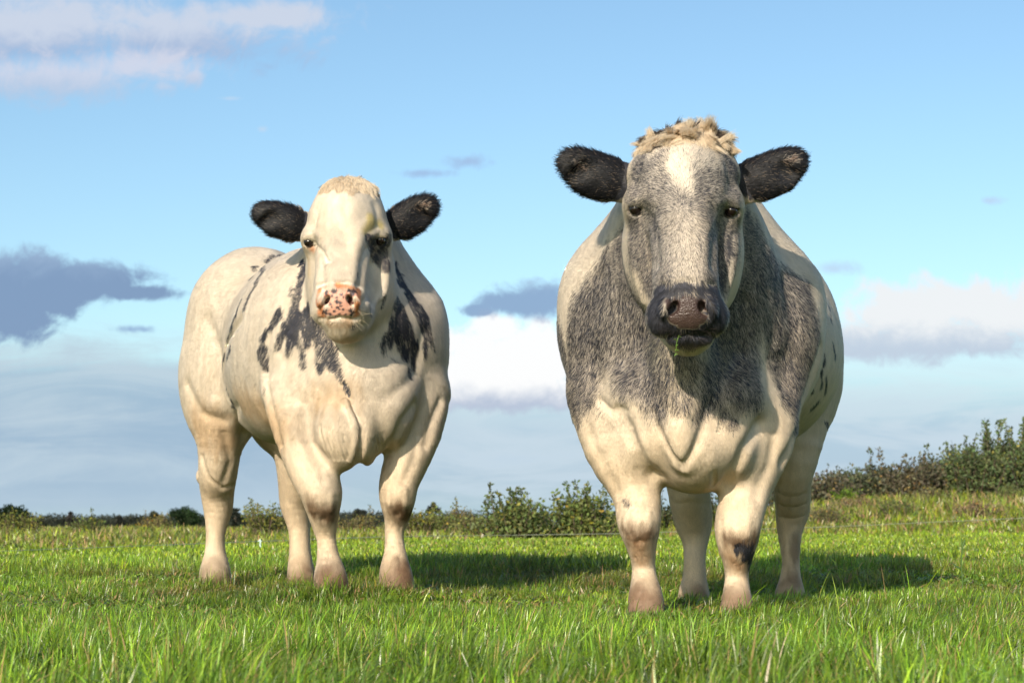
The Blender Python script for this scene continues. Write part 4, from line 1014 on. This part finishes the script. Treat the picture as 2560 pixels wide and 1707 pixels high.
def meadow():
    def scatter(n, y0, y1, k=0.31, m=0.6, p=1.0):
        y = y0 + (y1 - y0) * rng.random(int(n * 2.2)) ** p; xm = k * y1 + m
        x = (rng.random(len(y)) * 2 - 1) * xm
        ok = np.abs(x) < k * y + m
        return x[ok][:n], y[ok][:n]
    # near grass: long soft blades before the cows, grazed shorter and trampled among their feet
    tx, ty = scatter(8500, 1.7, 9.6, p=1.0); nt = len(tx)
    th = 0.6 + 0.8 * rng.random(nt); tsp = 0.012 + 0.022 * rng.random(nt); tcol = 0.70 + 0.6 * rng.random(nt)
    j = rng.integers(0, nt, 480000); ox, oy = rng.normal(0, 1, (2, len(j))) * tsp[j]
    x, y = tx[j] + ox, ty[j] + oy; ta = np.arctan2(oy, ox) + rng.normal(0, 0.7, len(j)); tl = np.sqrt(ox ** 2 + oy ** 2) / 0.04
    lx, ly = scatter(150000, 1.7, 9.5, p=1.0); x = np.concatenate([x, lx]); y = np.concatenate([y, ly])
    ta = np.concatenate([ta, rng.random(len(lx)) * 6.283]); tl = np.concatenate([tl, np.full(len(lx), 0.6)])
    hm = np.concatenate([th[j], np.full(len(lx), 0.62)]); cm = np.concatenate([tcol[j], np.full(len(lx), 0.9)])
    nb = len(x)                                     # longer tufts left standing against the hooves
    hx = np.concatenate([h[0] + rng.normal(0, 0.075, 420) for h in HOLES]); hy = np.concatenate([h[1] - 0.10 + rng.normal(0, 0.030, 420) for h in HOLES])
    x = np.concatenate([x, hx]); y = np.concatenate([y, hy]); ta = np.concatenate([ta, rng.random(len(hx)) * 6.283]); tl = np.concatenate([tl, np.full(len(hx), 0.9)])
    hm = np.concatenate([hm, 1.1 + 1.5 * rng.random(len(hx)) ** 2]); cm = np.concatenate([cm, np.full(len(hx), 1.0)])
    p = np.stack([x, y, x * 0], 1); cl = fbm(p, 2.0, 3, 71)
    keep = rng.random(len(x)) < 0.85 + 0.5 * cl; x, y, cl, ta, tl, hm, cm = (q[keep] for q in (x, y, cl, ta, tl, hm, cm))
    H = np.interp(y, [1.7, 3.0, 4.0, 4.6, 5.3, 5.9, 7.0, 8.4, 9.5], [0.075, 0.075, 0.066, 0.058, 0.047, 0.040, 0.034, 0.042, 0.060])
    H = H * np.minimum((1 + 0.9 * cl) * (0.35 + 1.0 * rng.random(len(x))), np.where(y > 4.2, 1.35, 9))
    H = H * hm; flat = rng.random(len(x)) < 0.30; LN = np.where(flat, np.abs(rng.normal(1.1, 0.5, len(x))), 0.12 + 0.45 * tl * rng.random(len(x))); H = np.where(flat, H * 1.15, H)
    H += (rng.random(len(x)) < 0.010) * 0.05 * rng.random(len(x)) * (y > 2.6)
    tall = (rng.random(len(x)) < 0.004 * (x > 0.9) * (y < 6.4) * (y > 4.8)); H[tall] += 0.09 + 0.10 * rng.random(tall.sum())
    W = np.where(rng.random(len(x)) < 0.72, 0.0023, 0.0040) * (0.7 + 0.6 * rng.random(len(x)))
    bare = (y > 5.9) & (y < 9)
    col = grass_colors(len(x), x, y, 0.08); pt = sstep(fbm(np.stack([x, y, x * 0], 1), 1.9, 3, 75), -0.10, 0.45)[:, None] * (sstep(y, 4.9, 6.8) * (1 - sstep(y, 8.6, 9.4)))[:, None]
    col = col * cm[:, None] * (1 - pt * np.array([0.12, 0.36, 0.05]))
    o = blades('grass', x, y, gz(x, y) - 0.004, H, W, LN, col, 4, wind=0.16 + 0.25 * fbm(np.stack([x, y, x * 0], 1), 1.1, 2, 91), ang=ta)
    tag(o, 'lush green meadow grass growing around the hooves of both cows', 'grass', kind='stuff')
    # clover and small weeds low between the blades
    x, y = scatter(60000, 2.0, 10)
    H = 0.02 + 0.025 * rng.random(len(x))
    o2 = blades('low_herbs', x, y, gz(x, y), H, 0.010 + 0.008 * rng.random(len(x)), np.abs(rng.normal(1.1, 0.4, len(x))), grass_colors(len(x), x, y, 0.16) * np.array([0.85, 0.8, 0.9]), 2)
    tag(o2, 'short clover and brown stubble low between the grass blades', 'ground cover', kind='stuff')
    # the field behind
    x, y = scatter(170000, 9.0, 34, k=0.34, m=0.8, p=1.5)
    p = np.stack([x, y, x * 0], 1); cl = fbm(p, 1.2, 3, 72)
    H = np.interp(y, [9, 10, 14, 34], [0.06, 0.042, 0.045, 0.06]) * (1 + 0.6 * cl) * (0.5 + 0.7 * rng.random(len(x)))
    o3 = blades('field_grass', x, y, gz(x, y), H, 0.006 + 0.0005 * y, np.abs(rng.normal(0.3, 0.25, len(x))), grass_colors(len(x), x, y, 0.05, 1.0) * 1.08, 2)
    tag(o3, 'bright green grass of the open field behind the cows', 'grass', kind='stuff')
    # the same field to the left and right
    x = rng.uniform(-20, 22, 260000); y = -1 + 41 * rng.random(260000) ** 1.5
    ok = (np.abs(x) > 0.30 * y + 0.55) | (y < 1.7); x, y = x[ok], y[ok]
    H = (0.055 + 0.03 * (y < 9)) * (1 + 0.6 * fbm(np.stack([x, y, x * 0], 1), 1.2, 3, 72)) * (0.5 + 0.7 * rng.random(len(x)))
    o5 = blades('side_grass', x, y, gz(x, y), H, 0.009 + 0.0006 * y, np.abs(rng.normal(0.4, 0.35, len(x))), grass_colors(len(x), x, y, 0.06, 0.5), 2)
    tag(o5, 'green meadow grass at the far left and right sides of the field', 'grass', kind='stuff')
    # rank yellow-green grass beyond the wire
    n = 150000
    y = 13 + 50 * rng.random(n) ** 1.3; x = (rng.random(n) * 2 - 1) * (0.42 * y + 2)
    s = x / y
    start = np.interp(s, [-0.36, -0.22, -0.08, 0.02, 0.10, 0.2, 0.3], [15.5, 17, 19, 25, 27, 27, 27]) + 0.8 * fbm(np.stack([x, y, x * 0], 1), 0.7, 2, 5)
    ok = y > start; x, y, s, start = x[ok], y[ok], s[ok], start[ok]; n = len(x)
    p = np.stack([x, y, x * 0], 1); cl = fbm(p, 0.8, 3, 73)
    H = (0.10 + 0.006 * (y - start).clip(0, 10)) * (1 + 0.5 * cl) * (0.6 + 0.6 * rng.random(n))
    H = np.where(s > 0.03, H * 1.5, H); H = np.minimum(H, np.where(s > 0.03, 9, 0.30 + 0.0022 * y - gz(x, y) + 0.05 * rng.random(n)))
    cw = fbm(p * np.array([1, 0.5, 1]), 0.55, 3, 77)
    c = grass_colors(n, x, y, 0.10, 0.8) * np.array([1.0, 0.84, 1.1]); c = c * (0.92 + 0.45 * cl[:, None] + 0.35 * cw[:, None])
    H = H * (1 + 0.5 * cw)
    top = fbm(p, 2.5, 2, 74)
    buff = (rng.random(n) < np.clip(0.16 + 0.6 * top, 0.02, 0.6)); c[buff] = np.array([0.34, 0.27, 0.11]) * (0.6 + 0.6 * rng.random((buff.sum(), 1)))
    o4 = blades('rough_grass', x, y, gz(x, y), H, 0.007 + 0.0006 * y, np.abs(rng.normal(0.5, 0.4, n)), c, 2)
    tag(o4, 'rank yellowish grass and weeds along the ditch beyond the wire', 'grass', kind='stuff')
meadow()
print('meadow', round(time.time() - T0, 1))

# ---------------------------------------------------------------- shrubs and trees
def leaf_quads(P, size, direc=None, flat=0.5):
    """rhombic folded leaves at P; returns verts, faces"""
    n = len(P); a = unit(rng.normal(0, 1, (n, 3)) * np.array([1, 1, flat]) if direc is None else direc + rng.normal(0, 0.5, (n, 3)))
    b = unit(np.cross(a, rng.normal(0, 1, (n, 3)))); s = np.asarray(size).reshape(-1, 1) * (0.7 + 0.6 * rng.random((n, 1)))
    c = np.cross(a, b)
    V = np.stack([P, P + a * s * 0.5 + b * s * 0.26 + c * s * 0.06, P + a * s, P + a * s * 0.5 - b * s * 0.26 + c * s * 0.06], 1)
    i = (np.arange(n) * 4)[:, None]
    return V.reshape(-1, 3), np.concatenate([i + np.array([[0, 1, 2]]), i + np.array([[0, 2, 3]])])
def tubes(paths, sides=5):
    """paths: list of (points (m,3), radii (m))"""
    Vs, Fs, o = [], [], 0
    for P, R in paths:
        P = np.asarray(P, float); m = len(P); T = np.gradient(P, axis=0); T = unit(T)
        u = unit(np.cross(T, [0.3, 0.9, 0.2])); v = np.cross(T, u)
        th = np.linspace(0, 2 * math.pi, sides, endpoint=False)
        ring = P[:, None] + (u[:, None] * np.cos(th)[None, :, None] + v[:, None] * np.sin(th)[None, :, None]) * np.asarray(R)[:, None, None]
        Vs.append(ring.reshape(-1, 3))
        for i in range(m - 1):
            for j in range(sides):
                Fs.append([o + i * sides + j, o + i * sides + (j + 1) % sides, o + (i + 1) * sides + (j + 1) % sides, o + (i + 1) * sides + j])
        o += m * sides
    return np.concatenate(Vs), np.array(Fs)

def shrub(name, label, group, x, y, wid, hgt, nshoot, leaf, col, tall, cat='shrub', dens=1.0, spread=0.8):
    """bush of upright leafy shoots over a dense lower mass"""
    z0 = float(gz(x, y)) - 0.03
    root = tag(empty(name, (x, y, z0)), label, cat, group)
    paths, LP, LD = [], [], []
    for i in range(nshoot):
        sx = rng.normal(0, 0.42) * wid * 0.5; sy = rng.normal(0, 0.40) * wid * 0.5 * spread
        e = max(0.35, 1 - (abs(sx) / (wid * 0.62)) ** 2 * 0.6)
        h = hgt * e * rng.uniform(0.62, 0.92)
        if i < tall: h = hgt * rng.uniform(0.98, 1.30); sx *= 0.9
        m = 7; t = np.linspace(0, 1, m)
        bend = rng.normal(0, 0.10, 2) * h
        P = np.stack([sx * (0.45 + 0.55 * t ** 0.6) + bend[0] * t * t, sy * (0.45 + 0.55 * t ** 0.6) + bend[1] * t * t, t * h], 1) + [x, y, z0]
        paths.append((P, np.linspace(0.012, 0.002, m) * max(1, hgt)))
        nl = int(70 * h / leaf * 0.045 * dens); tt = 0.10 + 0.90 * rng.random(nl)
        Q = np.stack([np.interp(tt, t, P[:, j]) for j in range(3)], 1)
        sp = leaf * (1.6 if i >= tall else 0.9 + 2.2 * (tt < 0.55)) * (1.3 - tt)
        if i >= tall: sp = leaf * 2.6 * (1.25 - tt * 0.7)
        Q = Q + rng.normal(0, 1, (nl, 3)) * np.asarray(sp)[:, None] * np.array([1, 1, 0.6])
        LP.append(Q); LD.append(np.tile([0, 0, 0.45], (nl, 1)) + unit(rng.normal(0, 1, (nl, 3))))
    V, Fq = tubes(paths, 4); child(new_mesh('stem', V, Fq, BARK), root)
    P = np.concatenate(LP); V, Fq = leaf_quads(P, leaf * 1.5, np.concatenate(LD))
    o = new_mesh('foliage', V, Fq, LEAF, smooth=False)
    cl = fbm(P, 2.2 / max(wid, 0.5) * 2, 3, int(abs(x) * 7) % 50)[:, None]
    c = np.array(col) * (1 + 0.45 * cl) * (0.6 + 0.8 * rng.random((len(P), 1))) * (1 + rng.normal(0, 0.08, (len(P), 3)))
    yl = rng.random(len(P)) < 0.07; c[yl] *= np.array([2.0, 1.5, 0.9])
    point_color(o.data, 'leafcol', np.repeat(np.clip(c, 0.003, 0.7), 4, 0)); child(o, root)
    return root

def tree(label, x, y, wid, hgt, col, shape='round', leaf=0.35, n=5000, group=None, trunk=0.2):
    z0 = float(gz(x, y)) - 0.1
    root = tag(empty('tree', (x, y, z0)), label, 'tree', group)
    k = 26; th = rng.random(k) * 2 * math.pi; rr = np.sqrt(rng.random(k)); zz = rng.random(k)
    if shape == 'cone': prof = (1 - zz) ** 0.7
    elif shape == 'flat': prof = np.sqrt(np.clip(1 - zz ** 2, 0, 1))
    else: prof = np.sqrt(np.clip(1 - (2 * zz - 0.85) ** 2 * 0.8, 0.05, 1))
    cen = np.stack([np.cos(th) * rr * prof * wid * 0.40, np.sin(th) * rr * prof * wid * 0.40, (trunk * 0.6 + (0.92 - trunk * 0.6) * zz) * hgt], 1)
    cr = wid * (0.11 + 0.09 * rng.random(k)) * (0.6 + 0.4 * prof)
    j = rng.integers(0, k, n); d = unit(rng.normal(0, 1, (n, 3))) * np.sqrt(rng.random((n, 1)))
    P = cen[j] + d * cr[j][:, None] * np.array([1, 1, 0.85]); P = P + [x, y, z0]
    V, Fq = leaf_quads(P, leaf); o = new_mesh('crown', V, Fq, LEAF, smooth=False)
    c = np.array(col) * (0.55 + 0.6 * rng.random((k, 1)))[j] * (0.6 + 0.8 * rng.random((n, 1)))
    point_color(o.data, 'leafcol', np.repeat(np.clip(c, 0.003, 0.7), 4, 0)); child(o, root)
    paths = [(np.array([[x, y, z0], [x + 0.02 * wid, y, z0 + hgt * 0.35], [x, y, z0 + hgt * 0.75]]), [hgt * 0.035, hgt * 0.025, hgt * 0.008])]
    for i in range(5):
        q = cen[i] + [x, y, z0]; b = np.array([x, y, z0 + hgt * rng.uniform(0.2, 0.45)])
        paths.append((np.array([b, (b + q) / 2 + [0, 0, 0.03 * hgt], q]), [hgt * 0.015, hgt * 0.01, hgt * 0.004]))
    V, Fq = tubes(paths, 6); child(new_mesh('trunk', V, Fq, BARK), root)
    return root

# the bush between the cows: three shrubs of upright shoots beside the field
def X(px, D): return (px - 1280) / FPX * D
OL = (0.125, 0.155, 0.050)
shrub('leafy_shrub', 'olive green shrub with many upright shoots, its left half sparser, between the two cows', None, X(1290, 24), 24, 1.05, 0.62, 46, 0.042, OL, 7, dens=1.5)
shrub('leafy_shrub', 'olive green shrub just left of the grey cow\'s front leg, rounded with thin upright shoots', None, X(1455, 24), 24.4, 1.25, 0.66, 56, 0.042, (0.14, 0.17, 0.050), 8, dens=1.5)
shrub('leafy_shrub', 'low straggly shrub at the left end of the bushes between the cows', None, X(1195, 25), 25, 0.8, 0.34, 30, 0.040, (0.14, 0.16, 0.05), 2)
shrub('leafy_shrub', 'dark low shrub seen between the front legs of the grey cow', None, X(1640, 30), 30, 1.3, 0.60, 34, 0.05, (0.06, 0.075, 0.03), 3)
shrub('leafy_shrub', 'dull green shrub seen between the right front and hind leg of the grey cow', None, X(1785, 31), 31, 1.5, 0.62, 36, 0.05, (0.06, 0.075, 0.03), 2)
# the hedge on the bank at the right
GRP = 'shrubs of the hedge on the bank'
HL = ['dark low hedge shrub touching the outline of the grey cow\'s hind leg', 'dark even-topped hedge shrub just right of the grey cow, above the small bright green bush',
      'grey-green flat-topped hedge shrub just right of the one above the small bright green bush', 'hedge shrub with one single shoot, left of the first group of thin upright shoots',
      'hedge shrub topped by the first group of thin separate upright shoots', 'brownish hedge shrub with sparse tall shoots in the middle of the right hedge',
      'hedge shrub with a dense tuft of tall shoots near the right edge of the photo', 'tall green leafy hedge shrub, last one fully inside the right edge of the photo',
      'tallest green hedge shrub cut by the right edge of the photo', 'hedge shrub just outside the right edge of the photo']
for i, (px, top, D, wpx, shoots) in enumerate([(1960, 1180, 41, 130, 0), (2050, 1168, 41, 130, 0), (2130, 1160, 42, 120, 0), (2205, 1150, 42, 120, 1), (2280, 1140, 41, 120, 5),
                                               (2355, 1125, 42, 120, 5), (2430, 1100, 41, 120, 8), (2500, 1085, 42, 120, 8), (2570, 1075, 41, 130, 8), (2650, 1070, 42, 140, 8)]):
    xx = X(px, D); z0 = float(gz(xx, D)); h = (CAM_Z + (1319 - top) / FPX * D - z0)
    shrub('hedge_shrub', HL[i], GRP, xx, D, wpx / FPX * D * 1.7, max(h, 0.5), 66, 0.060,
          ((0.115, 0.125, 0.075), (0.130, 0.122, 0.075), (0.105, 0.128, 0.068))[i % 3] if px < 2400 else (0.110, 0.145, 0.062), shoots, dens=1.25)
shrub('green_shrub', 'small bright green bush at the foot of the hedge on the right', None, X(2110, 38), 38, 0.75, 0.42, 30, 0.05, (0.11, 0.17, 0.02), 0)
# knee-high weeds in the rough grass beyond the wire
wr = np.random.default_rng(5)
WL = ['low olive weed clump in the rough grass at the far left', 'yellow-green weed clump left of the white cow beyond the wire', 'weed clump just left of the white cow\'s left hind leg',
      'bushy yellow-green weed between the white cow\'s hind legs', 'tall thin weed clump left of the white cow\'s front legs', 'weed clump between the white cow\'s front legs',
      'green weed clump just right of the white cow\'s right front leg', 'olive scrub clump halfway between the white cow and the shrubs', 'olive scrub clump touching the left end of the shrubs between the cows']
for i, (px, hh) in enumerate([(60, .26), (230, .22), (400, .26), (665, .34), (735, .24), (900, .26), (1050, .28), (1095, .30), (1150, .34)]):
    D = 27 + (i % 3) * 3
    shrub('weed_clump', WL[i], 'weeds in the rough grass beyond the wire', X(px, D), D, 1.0, hh * 1.75, 34, 0.030, ((0.16, 0.17, 0.04), (0.13, 0.16, 0.045), (0.19, 0.17, 0.06))[i % 3], 1, cat='weed')
WR = ['pale weed clump on the bank just right of the grey cow\'s hind leg', 'dry buff weed clump on the bank below the small bright green bush', 'green weed clump halfway along the grassy bank on the right',
      'buff seed-head weed clump under the first group of hedge shoots', 'green weed clump low on the bank near the right edge of the photo', 'buff weed clump high on the bank at the right edge of the photo']
for i, (px, D, hh) in enumerate([(2060, 31, .40), (2140, 36, .34), (2230, 33, .38), (2320, 37, .40), (2440, 32, .36), (2530, 38, .42)]):
    shrub('weed_clump', WR[i], 'weeds on the grassy bank', X(px, D), D, 1.1, hh, 34, 0.030, ((0.17, 0.16, 0.07), (0.24, 0.18, 0.10), (0.13, 0.16, 0.05))[i % 3], 1, cat='weed')
# far trees along the horizon on the left and behind the cows
def ft(label, px, top, wpx, col, shape='round', D=380, n=3500, group=None):
    h = (1319 - top) / FPX * D * 1.0 + 0.6
    tree(label, X(px, D), D, wpx / FPX * D, h, col, shape, leaf=0.42, n=n, group=group, trunk=0.1)
DG = (0.030, 0.048, 0.022)
ft('round dark green tree at the left edge of the far tree line', 25, 1272, 130, (0.022, 0.045, 0.018), D=300, n=6000)
ft('small pointed grey tree standing alone on the far left horizon', 182, 1282, 28, (0.085, 0.080, 0.075), 'cone')
ft('round grey-green tree left of the white cow on the horizon', 388, 1281, 50, (0.060, 0.070, 0.045))
ft('broad dark green tree just left of the white cow\'s hind leg', 460, 1272, 105, (0.028, 0.055, 0.018), 'flat', n=6000)
ft('slim dark tree just right of the white cow\'s hind leg', 592, 1266, 38, (0.040, 0.050, 0.038))
ft('dark tree on the horizon right of the white cow\'s right front leg', 1083, 1259, 42, (0.035, 0.042, 0.035), n=4000)
ft('small dark bushy tree, tallest of the thin row left of the white cow', 305, 1290, 26, (0.045, 0.05, 0.042))
ft('low dark tree between the white cow\'s front legs', 900, 1276, 70, (0.045, 0.052, 0.040))
def treeline():
    D = 420; PP = []; CC = []
    for i in range(380):
        px = rng.uniform(-250, 1700) if i < 320 else rng.uniform(1700, 2900)
        top = rng.uniform(1284, 1299) if px < 700 else rng.uniform(1276, 1294)
        h = (1319 - top) / FPX * D + 0.4; c = np.array([X(px, D), D + rng.uniform(-15, 15), float(gz(0, D))])
        q = unit(rng.normal(0, 1, (260, 3))) * rng.random((260, 1)) ** 0.4 * np.array([h * 0.9, h * 0.7, h * 0.5]) + c + [0, 0, h * 0.5]
        PP.append(q); CC.append(np.tile(np.array([0.045, 0.052, 0.036]) * rng.uniform(0.6, 1.4), (260, 1)) * (0.7 + 0.6 * rng.random((260, 1))))
    P = np.concatenate(PP); V, Fq = leaf_quads(P, 0.5); o = new_mesh('distant_wood', V, Fq, LEAF, smooth=False)
    point_color(o.data, 'leafcol', np.repeat(np.concatenate(CC), 4, 0)); tag(o, 'low dark wood along the whole horizon', 'wood', kind='stuff')
treeline()
print('plants', round(time.time() - T0, 1))

# ---------------------------------------------------------------- wire fence beyond the field
def fence():
    pts = [(-400, 1386, 11.0), (0, 1377, 11.2), (400, 1362, 13), (640, 1353, 16), (960, 1341, 18), (1280, 1337, 20), (1550, 1333, 21), (2080, 1316, 24), (2480, 1298, 27), (2900, 1280, 30)]
    P = np.array([at(*p) for p in pts])
    root = tag(empty('wire_fence', (P[5][0], P[5][1], float(gz(P[5][0], P[5][1])))), 'thin low wire fence strung across the field behind both cows', 'fence')
    m = m_simple('fence_wire', (0.42, 0.44, 0.34), 0.5, 0.4)
    t = np.linspace(0, len(P) - 1, 60); Q = np.stack([np.interp(t, np.arange(len(P)), P[:, j]) for j in range(3)], 1)
    V, Fq = tubes([(Q, np.full(60, 0.0025) * (Q[:, 1] / 18))], 5); child(new_mesh('wire', V, Fq, m), root)
    wm = m_simple('white_plastic', (0.62, 0.80, 0.74), 0.45, 0.4)
    for (px, py, D) in [(650, 1352, 16)]:
        p = at(px, py, D); z0 = float(gz(p[0], D)); z1 = p[2] + 0.012
        Pq = np.array([[p[0] + 0.008, D, z0 - 0.02], [p[0] + 0.004, D, (z0 + z1) / 2], [p[0], D, z1], [p[0], D, z1 + 0.004]])
        V, Fq = tubes([(Pq, [0.005, 0.007, 0.008, 0.003]), (np.array([[p[0] - 0.018, D - 0.008, z1 - 0.012], [p[0], D - 0.010, z1 - 0.006], [p[0] + 0.018, D - 0.008, z1 - 0.012]]), [0.002, 0.003, 0.002])], 8)
        child(new_mesh('post', V, Fq, wm), root)
fence()

# ---------------------------------------------------------------- sprig in the grey cow's mouth
def sprig():
    p0 = FR.hit(1698, 834, 5.1, 5.7) + np.array([0, -0.004, 0])
    t = np.linspace(0, 1, 9)[:, None]
    off = np.array([[0, 0, 0], [-0.004, -0.012, -0.012], [-0.010, -0.014, -0.030], [-0.014, -0.012, -0.048], [-0.013, -0.010, -0.062], [-0.016, -0.008, -0.078]])
    P = p0 + off * 0.75
    V, Fq = tubes([(P, [0.0014, 0.0013, 0.0012, 0.0011, 0.0009, 0.0006])], 5)
    g = m_simple('sprig_green', (0.11, 0.20, 0.03), 0.5, 0.3)
    root = tag(empty('grass_sprig', tuple(p0)), 'small green leafy sprig hanging from the mouth of the grey cow', 'sprig')
    child(new_mesh('stem', V, Fq, g), root)
    LP = P[[1, 2, 3, 4, 5, 5, 3, 4]]; d = np.array([[1, -.3, -.3], [-1, -.3, .2], [1, -.4, -.2], [-1, -.3, -.5], [.9, -.3, -.8], [-.6, -.3, -1], [.8, -.4, .3], [1, -.2, -.7]], float)
    V, Fq = leaf_quads(LP, 0.011, d * 3)
    for j in range(len(LP)): child(new_mesh('leaf', V[4 * j:4 * j + 4], np.array([[0, 1, 2], [0, 2, 3]]), g, smooth=False), root)
sprig()

# ---------------------------------------------------------------- tall weed on the right
def weed():
    x, y = X(2395, 6.9), 6.9; z = float(gz(x, y))
    root = tag(empty('tall_weed', (x, y, z)), 'single tall dock stem with one broad leaf right of the grey cow\'s shadow', 'weed')
    P = np.array([[x, y, z], [x + 0.004, y, z + 0.07], [x, y, z + 0.14], [x + 0.006, y, z + 0.20], [x + 0.004, y, z + 0.235]])
    g = m_simple('weed_green', (0.07, 0.13, 0.03), 0.6, 0.3)
    V, Fq = tubes([(P, [0.003, 0.0028, 0.0024, 0.003, 0.001]), (np.array([P[3], P[3] + [0.008, 0, 0.02], P[3] + [0.012, 0, 0.03]]), [0.003, 0.004, 0.001])], 6)
    child(new_mesh('stem', V, Fq, g), root)
    V, Fq = leaf_quads(np.array([P[1] + [0, 0, 0.05], P[1]]), np.array([0.055, 0.03]), np.array([[-3.0, -0.5, 2.6], [2.5, -.5, 1.5]]))
    for j in range(2): child(new_mesh('leaf', V[4 * j:4 * j + 4], np.array([[0, 1, 2], [0, 2, 3]]), g, smooth=False), root)
weed()
print('done', round(time.time() - T0, 1))
